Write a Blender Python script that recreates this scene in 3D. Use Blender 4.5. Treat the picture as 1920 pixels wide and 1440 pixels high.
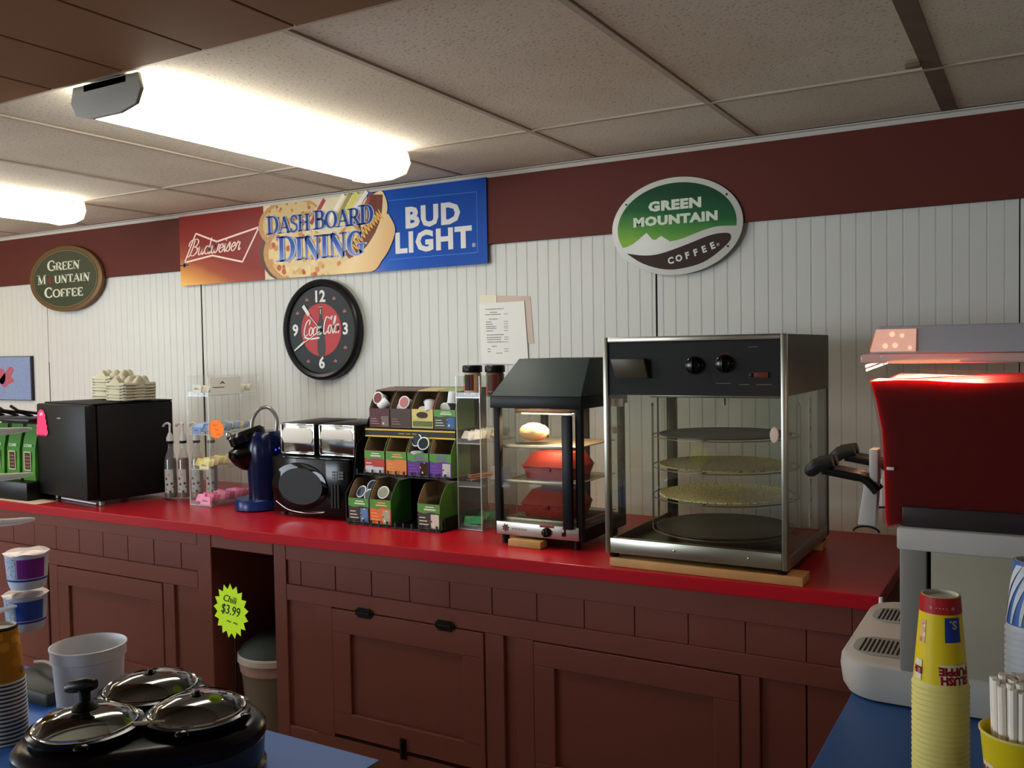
import bpy, bmesh, math, random
from mathutils import Vector, Matrix
from math import pi, sin, cos, radians
random.seed(7)
C = bpy.context.scene.collection
for o in list(bpy.data.objects): bpy.data.objects.remove(o)

# ------------------------------------------------------------------ camera
SC = bpy.context.scene
cd = bpy.data.cameras.new('camera'); cam = bpy.data.objects.new('camera', cd); C.objects.link(cam)
cd.sensor_width = 36; cd.lens = 36*1711.2/1920; cd.clip_start = .05
yaw, pitch, roll = .5279, -.0361, -.0173
F = Vector((-sin(yaw)*cos(pitch), cos(yaw)*cos(pitch), sin(pitch)))
R = Vector((cos(yaw), sin(yaw), 0)); U = R.cross(F)
R2 = R*cos(roll)+U*sin(roll); U2 = U*cos(roll)-R*sin(roll)
M = Matrix((R2, U2, -F)).transposed().to_4x4(); M.translation = (.2701, -3.373, 1.5699)
cam.matrix_world = M
SC.camera = cam
# ------------------------------------------------------------------ world, lights, exposure
w = bpy.data.worlds.new('world'); SC.world = w; w.use_nodes = True
w.node_tree.nodes['Background'].inputs[0].default_value = (.75, .85, 1, 1)
w.node_tree.nodes['Background'].inputs[1].default_value = .6
def area(name, loc, rot, sx, sy, power, col):
    l = bpy.data.lights.new(name, 'AREA'); l.shape = 'RECTANGLE'; l.size = sx; l.size_y = sy; l.energy = power; l.color = col
    o = bpy.data.objects.new(name, l); C.objects.link(o); o.location = loc; o.rotation_euler = rot
    return o
# daylight entering the shop-front windows behind the camera, and the left wall window
area('daylight_front', (-5.1, -6.95, 1.55), (radians(90), 0, 0), 2.2, 1.2, 175, (.80, .89, 1))
area('daylight_front_far', (.9, -6.95, 1.55), (radians(90), 0, 0), 1.3, 1.2, 4, (.85, .92, 1))
area('daylight_left', (-6.58, -4.1, 1.55), (radians(90), 0, radians(-90)), 2.0, 1.2, 90, (.80, .89, 1))
vs = SC.view_settings
vs.view_transform = 'Standard'; vs.look = 'None'; vs.gamma = 1; vs.exposure = -0.06
TUBE = 13.5

# ------------------------------------------------------------------ materials
def lin(c):
    if isinstance(c, str):
        c = [int(c[i:i+2], 16)/255 for i in (0, 2, 4)]
        c = [x/12.92 if x <= .04045 else ((x+.055)/1.055)**2.4 for x in c]
    return (c[0], c[1], c[2], 1)
MC = {}
def mat(name, col, rough=.5, metal=0, var=0, scale=20, bump=0, spec=.22, trans=0, emit=0, coat=0, sub=0):
    if name in MC: return MC[name]
    m = bpy.data.materials.new(name); m.use_nodes = True; nt = m.node_tree; b = nt.nodes['Principled BSDF']
    b.inputs['Base Color'].default_value = lin(col); b.inputs['Roughness'].default_value = rough
    b.inputs['Metallic'].default_value = metal; b.inputs['Specular IOR Level'].default_value = spec
    b.inputs['Transmission Weight'].default_value = trans; b.inputs['Coat Weight'].default_value = coat
    if emit: b.inputs['Emission Color'].default_value = lin(col); b.inputs['Emission Strength'].default_value = emit
    if var or bump:
        tc = nt.nodes.new('ShaderNodeTexCoord'); n = nt.nodes.new('ShaderNodeTexNoise')
        n.inputs['Scale'].default_value = scale; n.inputs['Detail'].default_value = 4
        nt.links.new(tc.outputs['Object'], n.inputs['Vector'])
        if var:
            mx = nt.nodes.new('ShaderNodeMix'); mx.data_type = 'RGBA'; mx.blend_type = 'MULTIPLY'
            rp = nt.nodes.new('ShaderNodeMapRange'); rp.inputs[3].default_value = 1-var; rp.inputs[4].default_value = 1+var
            nt.links.new(n.outputs['Fac'], rp.inputs[0])
            mx.inputs[0].default_value = 1; mx.inputs[6].default_value = lin(col)
            nt.links.new(rp.outputs[0], mx.inputs[7]); nt.links.new(mx.outputs[2], b.inputs['Base Color'])
        if bump:
            bp = nt.nodes.new('ShaderNodeBump'); bp.inputs['Strength'].default_value = bump; bp.inputs['Distance'].default_value = .002
            nt.links.new(n.outputs['Fac'], bp.inputs['Height']); nt.links.new(bp.outputs[0], b.inputs['Normal'])
    MC[name] = m; return m
def clear(name, tint=(.94, .96, .95), ior=1.45, k=1.0, haze=0, hazecol=(.8, .8, .8)):
    """thin clear sheet: transparent with fresnel reflection and a little haze"""
    if name in MC: return MC[name]
    m = bpy.data.materials.new(name); m.use_nodes = True; nt = m.node_tree; nt.nodes.clear()
    out = nt.nodes.new('ShaderNodeOutputMaterial'); t = nt.nodes.new('ShaderNodeBsdfTransparent'); t.inputs[0].default_value = (*tint, 1)
    g = nt.nodes.new('ShaderNodeBsdfGlossy'); g.inputs['Roughness'].default_value = .03
    fr = nt.nodes.new('ShaderNodeLayerWeight'); fr.inputs[0].default_value = .5     # Schlick reflectance, same from both sides
    pw = nt.nodes.new('ShaderNodeMath'); pw.operation = 'POWER'; pw.inputs[1].default_value = 5; nt.links.new(fr.outputs['Facing'], pw.inputs[0])
    f0 = ((ior-1)/(ior+1))**2
    mu = nt.nodes.new('ShaderNodeMath'); mu.operation = 'MULTIPLY_ADD'; mu.inputs[1].default_value = (1-f0)*k*.8; mu.inputs[2].default_value = f0*k; nt.links.new(pw.outputs[0], mu.inputs[0])
    mx = nt.nodes.new('ShaderNodeMixShader'); nt.links.new(mu.outputs[0], mx.inputs[0])
    last = t.outputs[0]
    if haze:
        d = nt.nodes.new('ShaderNodeBsdfDiffuse'); d.inputs[0].default_value = (*hazecol, 1)
        m2 = nt.nodes.new('ShaderNodeMixShader'); m2.inputs[0].default_value = haze
        nt.links.new(t.outputs[0], m2.inputs[1]); nt.links.new(d.outputs[0], m2.inputs[2]); last = m2.outputs[0]
    nt.links.new(last, mx.inputs[1]); nt.links.new(g.outputs[0], mx.inputs[2]); nt.links.new(mx.outputs[0], out.inputs[0])
    MC[name] = m; return m
def ramp_mat(name, stops, axis, lo, hi, noise=0, nscale=3, rough=.4, voro=None):
    """printed colour field: a ramp along a local axis direction (a vector), optionally disturbed by noise"""
    m = bpy.data.materials.new(name); m.use_nodes = True; nt = m.node_tree; b = nt.nodes['Principled BSDF']
    b.inputs['Roughness'].default_value = rough; b.inputs['Specular IOR Level'].default_value = .12
    tc = nt.nodes.new('ShaderNodeTexCoord'); dt = nt.nodes.new('ShaderNodeVectorMath'); dt.operation = 'DOT_PRODUCT'
    dt.inputs[1].default_value = axis; nt.links.new(tc.outputs['Object'], dt.inputs[0])
    mr = nt.nodes.new('ShaderNodeMapRange'); mr.inputs[1].default_value = lo; mr.inputs[2].default_value = hi
    src = dt.outputs['Value']
    if noise:
        n = nt.nodes.new('ShaderNodeTexNoise'); n.inputs['Scale'].default_value = nscale; nt.links.new(tc.outputs['Object'], n.inputs['Vector'])
        a = nt.nodes.new('ShaderNodeMath'); a.operation = 'MULTIPLY_ADD'; a.inputs[1].default_value = noise
        nt.links.new(n.outputs['Fac'], a.inputs[0]); nt.links.new(src, a.inputs[2]); src = a.outputs[0]
    nt.links.new(src, mr.inputs[0])
    cr = nt.nodes.new('ShaderNodeValToRGB'); nt.links.new(mr.outputs[0], cr.inputs[0])
    e = cr.color_ramp.elements
    e[0].position, e[0].color = stops[0][0], lin(stops[0][1]); e[1].position, e[1].color = stops[-1][0], lin(stops[-1][1])
    for p, c in stops[1:-1]:
        q = e.new(p); q.color = lin(c)
    nt.links.new(cr.outputs[0], b.inputs['Base Color'])
    MC[name] = m; return m
def speckle(name, base, spots, scale=40, thr=.35, rough=.6, second=None):
    """voronoi spots of another colour over a base (pizza toppings, speckled print)"""
    m = bpy.data.materials.new(name); m.use_nodes = True; nt = m.node_tree; b = nt.nodes['Principled BSDF']; b.inputs['Roughness'].default_value = rough; b.inputs['Specular IOR Level'].default_value = .12
    tc = nt.nodes.new('ShaderNodeTexCoord'); v = nt.nodes.new('ShaderNodeTexVoronoi'); v.inputs['Scale'].default_value = scale
    nt.links.new(tc.outputs['Object'], v.inputs['Vector'])
    lt = nt.nodes.new('ShaderNodeMapRange'); lt.inputs[1].default_value = thr; lt.inputs[2].default_value = thr+.1; nt.links.new(v.outputs['Distance'], lt.inputs[0])
    cr = nt.nodes.new('ShaderNodeValToRGB'); cr.color_ramp.interpolation = 'CONSTANT'
    sp = nt.nodes.new('ShaderNodeSeparateColor'); nt.links.new(v.outputs['Color'], sp.inputs[0]); nt.links.new(sp.outputs[0], cr.inputs[0])
    e = cr.color_ramp.elements; e[0].color = lin(spots[0]); e[1].position = .999; e[1].color = lin(spots[-1])
    for i, c in enumerate(spots[1:], 1): q = e.new(i/len(spots)); q.color = lin(c)
    mx = nt.nodes.new('ShaderNodeMix'); mx.data_type = 'RGBA'; nt.links.new(lt.outputs[0], mx.inputs[0]); nt.links.new(cr.outputs[0], mx.inputs[6]); mx.inputs[7].default_value = lin(base)
    nt.links.new(mx.outputs[2], b.inputs['Base Color'])
    MC[name] = m; return m

m_red_lam = mat('red_laminate', '9c1420', .3, var=.06, scale=3)
m_cab = mat('maroon_paint', '6b3c32', .6, var=.08, scale=4, bump=.1, spec=.2)
m_band = mat('band_paint', '582922', .65, var=.08, scale=2, spec=.15)
m_bead = mat('beadboard_white', 'c6c8c2', .5, var=.03, scale=2)
m_dark = mat('dark_gap', '120c0a', .8)
m_black = mat('black_plastic', '0b0b0c', .35)
m_blackgloss = mat('black_gloss', '060607', .16)
m_blackmatte = mat('black_matte', '0a0a0a', .6)
m_steel = mat('stainless', 'b4b2a8', .28, 1, var=.05, scale=8)
m_steeld = mat('dull_steel', '8b897f', .45, 1, var=.1, scale=15)
m_chrome = mat('chrome', 'e4e4e4', .06, 1)
m_white = mat('white_plastic', 'd8d8d6', .35)
m_paper = mat('white_paper', 'd9d9d4', .8)
m_glass = clear('glass', (.93, .95, .93), 1.5, 1.2)
m_acr = clear('acrylic', (.975, .985, .98), 1.3, .8, .05, (.85, .87, .87))
m_acre = clear('acrylic_edge', (.85, .87, .86), 1.4, 1, .35, (.8, .83, .82))
m_pine = mat('pine', 'b08a56', .6, var=.25, scale=12)
m_kraft = mat('kraft_card', '8c7a62', .8, var=.06, scale=8)
m_ink = mat('black_ink', '15151a', .6)
m_inkw = mat('white_ink', 'd8d8d2', .6)
m_blue_lam = mat('blue_laminate', '3c6cbc', .5, var=.04, scale=5, spec=.25)

# ------------------------------------------------------------------ builders
def link(name, me, m, parent=None, loc=None, rot=None):
    o = bpy.data.objects.new(name, me); C.objects.link(o)
    if m and not me.materials: me.materials.append(m)
    if parent: o.parent = parent
    if loc: o.location = loc
    if rot: o.rotation_euler = rot
    return o
class B:
    def __init__(s): s.bm = bmesh.new()
    def _merge(s, b2):
        me = bpy.data.meshes.new('t'); b2.to_mesh(me); b2.free(); s.bm.from_mesh(me); bpy.data.meshes.remove(me)
    def box(s, x0, x1, y0, y1, z0, z1, bev=0, seg=2):
        b = bmesh.new()
        v = [b.verts.new((x, y, z)) for x in (x0, x1) for y in (y0, y1) for z in (z0, z1)]
        for f in ((0, 1, 3, 2), (4, 6, 7, 5), (0, 4, 5, 1), (2, 3, 7, 6), (0, 2, 6, 4), (1, 5, 7, 3)): b.faces.new([v[i] for i in f])
        if bev: bmesh.ops.bevel(b, geom=b.edges[:], offset=bev, segments=seg, affect='EDGES', profile=.5)
        s._merge(b); return s
    def hexa(s, pts, bev=0):
        """eight corners: bottom four then top four, same order"""
        b = bmesh.new(); v = [b.verts.new(p) for p in pts]
        for f in ((3, 2, 1, 0), (4, 5, 6, 7), (0, 1, 5, 4), (1, 2, 6, 5), (2, 3, 7, 6), (3, 0, 4, 7)): b.faces.new([v[i] for i in f])
        bmesh.ops.recalc_face_normals(b, faces=b.faces[:])
        if bev: bmesh.ops.bevel(b, geom=b.edges[:], offset=bev, segments=2, affect='EDGES', profile=.5)
        s._merge(b); return s
    def quad(s, *p): s.bm.faces.new([s.bm.verts.new(q) for q in p]); return s
    def prism(s, pts, axis, a0, a1, bev=0):
        b = bmesh.new()
        def P(p, a): return {'x': (a, p[0], p[1]), 'y': (p[0], a, p[1]), 'z': (p[0], p[1], a)}[axis]
        lo = [b.verts.new(P(p, a0)) for p in pts]; hi = [b.verts.new(P(p, a1)) for p in pts]
        b.faces.new(lo); b.faces.new(hi[::-1]); n = len(pts)
        for i in range(n): b.faces.new((lo[i], hi[i], hi[(i+1) % n], lo[(i+1) % n]))
        bmesh.ops.recalc_face_normals(b, faces=b.faces[:])
        if bev: bmesh.ops.bevel(b, geom=b.edges[:], offset=bev, segments=2, affect='EDGES', profile=.5)
        s._merge(b); return s
    def rings(s, rings, closed=False, cap=(True, True)):
        b = bmesh.new(); rs = [[b.verts.new(p) for p in r] for r in rings]; n = len(rs[0])
        for i in range(len(rs)-(0 if closed else 1)):
            A, D = rs[i], rs[(i+1) % len(rs)]
            for j in range(n): b.faces.new((A[j], A[(j+1) % n], D[(j+1) % n], D[j]))
        if not closed:
            if cap[0]: b.faces.new(rs[0][::-1])
            if cap[1]: b.faces.new(rs[-1])
        bmesh.ops.recalc_face_normals(b, faces=b.faces[:])
        s._merge(b); return s
    def lathe(s, prof, c=(0, 0, 0), n=32, sx=1, sy=1, axis='z', cap=(True, True)):
        rr = []
        for r, h in prof:
            ring = []
            for j in range(n):
                a = 2*pi*j/n; u, v = max(r, 1e-5)*cos(a)*sx, max(r, 1e-5)*sin(a)*sy
                p = {'z': (u, v, h), 'y': (u, h, v), 'x': (h, u, v)}[axis]
                ring.append((c[0]+p[0], c[1]+p[1], c[2]+p[2]))
            rr.append(ring)
        return s.rings(rr, cap=cap)
    def cyl(s, p0, p1, r0, r1=None, n=20):
        return s.tube([p0, p1], [r0, r0 if r1 is None else r1], n)
    def tube(s, pts, r, n=8, closed=False):
        pts = [Vector(p) for p in pts]; N = len(pts); rr = []
        rad = r if isinstance(r, (list, tuple)) else [r]*N
        up = None
        for i in range(N):
            a = pts[(i-1) % N] if (i or closed) else pts[i]; c = pts[(i+1) % N] if (i < N-1 or closed) else pts[i]
            t = (c-a).normalized()
            if up is None:
                up = Vector((0, 0, 1)) if abs(t.z) < .9 else Vector((1, 0, 0))
            u = (up-t*up.dot(t)).normalized(); up = u; v = t.cross(u)
            rr.append([tuple(pts[i]+(u*cos(2*pi*j/n)+v*sin(2*pi*j/n))*rad[i]) for j in range(n)])
        return s.rings(rr, closed)
    def sphere(s, c, r, sx=1, sy=1, sz=1, n=16):
        prof = [(sin(pi*i/n)*r, -cos(pi*i/n)*r*sz) for i in range(n+1)]
        return s.lathe(prof, c, n*2, sx, sy, cap=(False, False))
    def ribbon(s, pts, width, y=0, ends=True):
        """flat ribbon in the local xz plane; width is a number or a function of the direction"""
        out = []
        for i, p in enumerate(pts):
            a = pts[max(i-1, 0)]; c = pts[min(i+1, len(pts)-1)]
            dx, dz = c[0]-a[0], c[1]-a[1]; L = math.hypot(dx, dz) or 1; dx /= L; dz /= L
            w = width(dx, dz) if callable(width) else width
            out.append(((p[0]-dz*w/2, y, p[1]+dx*w/2), (p[0]+dz*w/2, y, p[1]-dx*w/2)))
        vs = [(s.bm.verts.new(a), s.bm.verts.new(c)) for a, c in out]
        for i in range(len(vs)-1): s.bm.faces.new((vs[i][0], vs[i][1], vs[i+1][1], vs[i+1][0]))
        return s
    def plate(s, pts, y0, t=.0005):
        return s.prism(pts, 'y', y0, y0-t)
    def move(s, v): bmesh.ops.translate(s.bm, vec=v, verts=s.bm.verts[:]); return s
    def rot(s, a, ax, c=(0, 0, 0)): bmesh.ops.rotate(s.bm, cent=c, matrix=Matrix.Rotation(a, 3, ax), verts=s.bm.verts[:]); return s
    def build(s, name, m, parent=None, smooth=True, loc=None, rot=None):
        me = bpy.data.meshes.new(name); s.bm.to_mesh(me); s.bm.free()
        if smooth and len(me.polygons):
            me.polygons.foreach_set('use_smooth', [True]*len(me.polygons)); me.set_sharp_from_angle(angle=radians(38))
        return link(name, me, m, parent, loc, rot)
def ell(cx, cy, rx, ry, a0=0, a1=360, n=40):
    k = n if a1-a0 == 360 else n+1
    return [(cx+rx*cos(radians(a0+(a1-a0)*i/n)), cy+ry*sin(radians(a0+(a1-a0)*i/n))) for i in range(k)]
def smoothp(pts, k=6):
    """Catmull-Rom through the points"""
    out = []; P = [pts[0]]+list(pts)+[pts[-1]]
    for i in range(1, len(P)-2):
        for j in range(k):
            t = j/k; q = []
            for d in range(len(pts[0])):
                a, b, c, e = P[i-1][d], P[i][d], P[i+1][d], P[i+2][d]
                q.append(.5*(2*b+(c-a)*t+(2*a-5*b+4*c-e)*t*t+(3*b-a-3*c+e)*t**3))
            out.append(tuple(q))
    out.append(tuple(pts[-1])); return out
def tag(o, label, cat, group=None, kind=None):
    o['label'] = label; o['category'] = cat
    if group: o['group'] = group
    if kind: o['kind'] = kind
    return o
def thing(name, loc, label, cat, group=None, rz=0):
    o = bpy.data.objects.new(name, None); C.objects.link(o); o.location = loc; o.rotation_euler = (0, 0, rz); o.empty_display_size = .05
    return tag(o, label, cat, group)
def copy_tree(o, loc, label=None, rz=None, rot=None):
    def cp(a, par):
        c = a.copy(); C.objects.link(c); c.parent = par
        for ch in a.children: cp(ch, c)
        return c
    c = cp(o, None); c.location = loc
    if rz is not None: c.rotation_euler = (0, 0, rz)
    if rot is not None: c.rotation_euler = rot
    if label: c['label'] = label
    return c
def struct(o): o['kind'] = 'structure'; return o
def text(body, size, parent, m, loc, rot=(pi/2, 0, 0), bold=0, shear=0, sx=1, align='CENTER', name='lettering', space=1, fit=None):
    cu = bpy.data.curves.new('txt', 'FONT'); cu.body = body; cu.size = size; cu.offset = bold; cu.shear = shear
    cu.align_x = align; cu.align_y = 'CENTER'; cu.resolution_u = 2; cu.extrude = .0002; cu.space_character = space
    o = bpy.data.objects.new('txt', cu); C.objects.link(o)
    dg = bpy.context.evaluated_depsgraph_get(); me = bpy.data.meshes.new_from_object(o.evaluated_get(dg))
    bpy.data.objects.remove(o)
    for v in me.vertices: v.co.x *= sx
    if fit:
        xs = [v.co.x for v in me.vertices]; yy = [v.co.y for v in me.vertices]
        ax, bx = min(xs), max(xs); ay, by = min(yy), max(yy)
        for v in me.vertices: v.co.x = ((v.co.x-ax)/(bx-ax)-.5)*fit[0]; v.co.y = ((v.co.y-ay)/(by-ay)-.5)*fit[1]
    me.materials.clear()
    return link(name, me, m, parent, loc, rot)

# stroke lettering (serif capitals and a brush script), drawn as ribbons
def A_(cx, cy, rx, ry, a0, a1, n=14): return [(cx+rx*cos(radians(a0+(a1-a0)*i/n)), cy+ry*sin(radians(a0+(a1-a0)*i/n))) for i in range(n+1)]
SER = {
 'A': (.84, [([(.06, 0), (.42, 1)], .05), ([(.40, 1), (.76, 0)], .16), ([(.2, .33), (.62, .33)], .05)], [(.06, 0), (.76, 0)]),
 'B': (.72, [([(.16, 0), (.16, 1)], .16), ([(.16, .97)]+A_(.34, .75, .22, .22, 90, -90)+[(.16, .53)], 0), ([(.16, .53)]+A_(.36, .28, .26, .25, 90, -90)+[(.16, .03)], 0)], [(.1, 0), (.1, 1)]),
 'C': (.78, [(A_(.45, .5, .33, .48, 40, 320, 24), 0), ([(.7, .97), (.7, .7)], .05)], []),
 'D': (.84, [([(.16, 0), (.16, 1)], .16), ([(.16, .97)]+A_(.36, .5, .36, .47, 90, -90)+[(.16, .03)], 0)], [(.1, 0), (.1, 1)]),
 'E': (.68, [([(.16, 0), (.16, 1)], .16), ([(.1, .975), (.6, .975), (.6, .78)], .055), ([(.1, .025), (.62, .025), (.62, .24)], .055), ([(.16, .52), (.45, .52)], .055), ([(.45, .62), (.45, .42)], .055)], []),
 'F': (.64, [([(.16, 0), (.16, 1)], .16), ([(.1, .975), (.6, .975), (.6, .78)], .055), ([(.16, .5), (.45, .5)], .055), ([(.45, .6), (.45, .4)], .055)], [(.16, 0)]),
 'G': (.86, [(A_(.46, .5, .34, .48, 45, 318, 24), 0), ([(.7, .97), (.7, .7)], .05), ([(.72, .42), (.72, .06)], .14)], [(.72, .42)]),
 'H': (.88, [([(.17, 0), (.17, 1)], .16), ([(.7, 0), (.7, 1)], .16), ([(.17, .52), (.7, .52)], .055)], [(.17, 0), (.17, 1), (.7, 0), (.7, 1)]),
 'I': (.42, [([(.2, 0), (.2, 1)], .16)], [(.2, 0), (.2, 1)]),
 'M': (1.04, [([(.14, 0), (.14, 1)], .06), ([(.14, 1), (.5, .05)], .16), ([(.5, .05), (.86, 1)], .05), ([(.88, 0), (.88, 1)], .16)], [(.14, 0), (.88, 0), (.1, 1), (.92, 1)]),
 'N': (.9, [([(.15, 0), (.15, 1)], .06), ([(.15, 1), (.74, 0)], .17), ([(.74, 0), (.74, 1)], .06)], [(.15, 0), (.1, 1), (.74, 1)]),
 'O': (.88, [(A_(.44, .5, .35, .48, 0, 360, 30), 0)], []),
 'R': (.8, [([(.16, 0), (.16, 1)], .16), ([(.16, .97)]+A_(.36, .73, .24, .24, 90, -90)+[(.16, .49)], 0), ([(.38, .5), (.74, 0)], .15)], [(.16, 0), (.1, 1), (.72, 0)]),
 'S': (.64, [(smoothp([(.54, .78), (.46, .95), (.28, .97), (.13, .82), (.16, .64), (.34, .52), (.52, .4), (.54, .18), (.36, .03), (.16, .06), (.08, .24)]), .1)], []),
 'T': (.74, [([(.37, 0), (.37, 1)], .16), ([(.05, .76), (.05, .975), (.69, .975), (.69, .76)], .055)], [(.37, 0)]),
 'U': (.84, [([(.15, 1), (.15, .3)]+A_(.42, .3, .27, .28, 180, 360)+[(.69, 1)], 0)], [(.15, 1), (.69, 1)]),
 ' ': (.35, [], []),
}
SCR = {
 'B': (1.05, [[(.42, 1.9), (.34, 1.2), (.2, .4), (.0, -.1), (-.25, 0)], [(-.25, 1.2), (-.2, 1.7), (.1, 1.95), (.6, 2.0), (.9, 1.7), (.75, 1.2), (.4, 1.02)], [(.4, 1.02), (.85, .9), (.92, .4), (.6, .02), (.3, .02), (.15, .25)]]),
 'C': (1.0, [[(.95, 1.35), (1.0, 1.75), (.75, 1.95), (.4, 1.6), (.2, .9), (.25, .2), (.55, 0), (.9, .2)]]),
 'K': (.9, [[(1.25, 1.55), (1.4, 2.0), (1.0, 1.75), (.4, 1.95), (.15, 1.1), (.25, .2), (.5, 0), (.85, .3)]]),
 'o': (.72, [A_(.35, .5, .28, .48, 90, 450, 18)]),
 'c': (.66, [A_(.38, .5, .3, .48, 50, 320, 16)]),
 'a': (.84, [A_(.33, .5, .28, .48, 60, 420, 18), [(.62, 1), (.6, .25), (.7, 0), (.86, .25)]]),
 'l': (.5, [[(.0, .3), (.4, 1.3), (.42, 1.85), (.28, 1.9), (.2, 1.2), (.2, .25), (.33, 0), (.5, .25)]]),
 '-': (.5, [[(.05, .55), (.4, .65)]]),
 'u': (.82, [[(.0, .7), (.12, 1), (.12, .25), (.25, 0), (.45, .2), (.55, 1)], [(.56, 1), (.56, .25), (.66, 0), (.82, .3)]]),
 'd': (.82, [A_(.32, .5, .27, .48, 60, 420, 18), [(.62, 1.95), (.6, .25), (.7, 0), (.84, .25)]]),
 'w': (.98, [[(.0, .7), (.12, 1), (.12, .25), (.25, 0), (.42, .2), (.5, 1)], [(.5, 1), (.5, .25), (.62, 0), (.82, .3), (.88, 1), (1.0, .85)]]),
 'e': (.6, [[(.08, .45), (.42, .6), (.45, .9), (.28, 1), (.1, .7), (.08, .3), (.25, 0), (.45, .08), (.62, .4)]]),
 'i': (.36, [[(.0, .5), (.14, 1), (.14, .25), (.25, 0), (.38, .3)], [(.12, 1.35), (.2, 1.45)]]),
 's': (.52, [[(.0, .3), (.3, 1.1), (.36, .6), (.42, .25), (.25, 0), (.08, .12)]]),
 'r': (.6, [[(.0, .4), (.16, 1.08), (.24, .9), (.42, .92), (.38, .3), (.46, 0), (.6, .25)]]),
}
def serif(body, x0, x1, z0, h, y, parent, m, name='lettering', sizes=None, grow=1.0, dz=0, flat=True):
    """serif capitals fitted between x0 and x1 on baseline z0; grow fattens the strokes"""
    sizes = sizes or [1]*len(body)
    tot = sum(SER[c][0]*k for c, k in zip(body, sizes)); sc = (x1-x0)/tot; b = B(); x = x0
    for c, k in zip(body, sizes):
        adv, st, se = SER[c]; sx = sc*k; sz = h*k
        for pts, wd in st:
            P = [(x+p[0]*sx, z0+dz+p[1]*sz) for p in pts]
            if wd: W = wd*sx*grow+(grow-1)*.02*h
            else: W = (lambda dx, dz_, s=sx: (.05+.12*dz_*dz_)*s*grow+(grow-1)*.02*h)
            b.ribbon(P, W, y)
        for sxx, sy_ in se:
            cx = x+sxx*sx; zz = z0+dz+sy_*sz; t = .045*sz*grow; hw = .16*sx*grow
            zc = zz+(t/2 if sy_ < .5 else -t/2)
            b.ribbon([(cx-hw, zc), (cx+hw, zc)], t, y)
        x += adv*sx
    return b.build(name, m, parent, smooth=False)
def script(body, x0, x1, z0, h, y, parent, m, slant=.3, nib=(.09, .2), rise=0, name='lettering'):
    tot = sum(SCR[c][0] for c in body); sx = (x1-x0)/tot; b = B(); x = x0
    for c in body:
        adv, st = SCR[c]
        for pts in st:
            P = smoothp([(p[0], p[1]) for p in pts], 5)
            P = [(x+(p[0]*sx)+slant*p[1]*h, z0+p[1]*h+rise*(x+p[0]*sx-x0)) for p in P]
            b.ribbon(P, lambda dx, dz: (nib[0]+(nib[1]-nib[0])*abs(dz))*h, y)
        x += adv*sx
    return b.build(name, m, parent, smooth=False)

# ================================================================== THE SETTING
ZC, ZB = 2.334, 2.03
XL, XR, YF = -6.6, 2.6, -7.0
m_floor = mat('floor_tile', 'bcb2a4', .6, var=.1, scale=3)
struct(B().box(XL, XR, YF, 0, -.05, 0).build('floor', m_floor, smooth=False))
m_wallp = mat('wall_paint', 'a49c8c', .7, var=.04, scale=1)
wb = struct(B().box(XL, XR, .008, .1, 0, 2.6).build('wall_back', m_dark, smooth=False))
# beadboard sheets, each with its own milled grooves
def bead_sheet(x0, x1, z0, z1):
    P = [(x0, .006)]; x = x0+.025
    P.append((x0, 0))
    while x < x1-.01:
        P += [(x-.003, 0), (x-.0015, .0013), (x, .0002), (x+.0015, .0013), (x+.003, 0)]
        x += .0508
    P += [(x1, 0), (x1, .006)]
    return B().prism(P, 'z', z0, z1)
for i, (a, b_) in enumerate([(-6.6, -4.948), (-4.942, -3.602), (-3.592, -2.3), (-2.298, -1.041), (-1.033, .2), (.204, 1.42), (1.424, 2.6)]):
    bead_sheet(a, b_, .0, ZB+.02).build('panel', m_bead, wb, smooth=False)
# bowed batten edge at the seam beside the clock
B().prism([(-3.602, .96), (-3.592, .96), (-3.590, 1.3), (-3.594, 1.94), (-3.598, 1.94), (-3.604, 1.3)], 'y', -.001, .004).build('seam', m_dark, wb, smooth=False)
B().box(-1.0405, -1.0335, -.0006, .004, .95, ZB).build('seam', m_dark, wb, smooth=False)
B().box(-4.948, -4.941, -.0006, .004, .95, 1.55).build('seam', m_dark, wb, smooth=False)
tb = B().box(XL, XR, -.016, 0, ZB, ZC-.02, .001).build('trim_1', m_band, smooth=False); struct(tb)
struct(B().prism([(-.018, ZC-.0215), (-.0, ZC-.0215), (-.0, ZC+.0), (-.03, ZC), (-.03, ZC-.004), (-.018, ZC-.006)], 'x', XL, XR).build('trim_2', mat('angle_white', 'b9b5ac', .5), smooth=False))
struct(B().box(XL-.1, XL, YF, -5.15, 0, 2.6).box(XL-.1, XL, -3.05, 0, 0, 2.6).box(XL-.1, XL, -5.15, -3.05, 0, .9).box(XL-.1, XL, -5.15, -3.05, 2.2, 2.6).build('wall_left', m_wallp, smooth=False))
fr = B()
for y in (-5.12, -4.1, -3.08): fr.box(XL-.03, XL+.015, y-.03, y+.03, .9, 2.2)
for z in (.92, 2.18): fr.box(XL-.03, XL+.015, -5.15, -3.05, z-.02, z+.02)
struct(fr.build('window_3', m_white, smooth=False))
struct(B().box(XR, XR+.1, YF, 0, 0, 2.6).build('wall_right', m_wallp, smooth=False))
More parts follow.
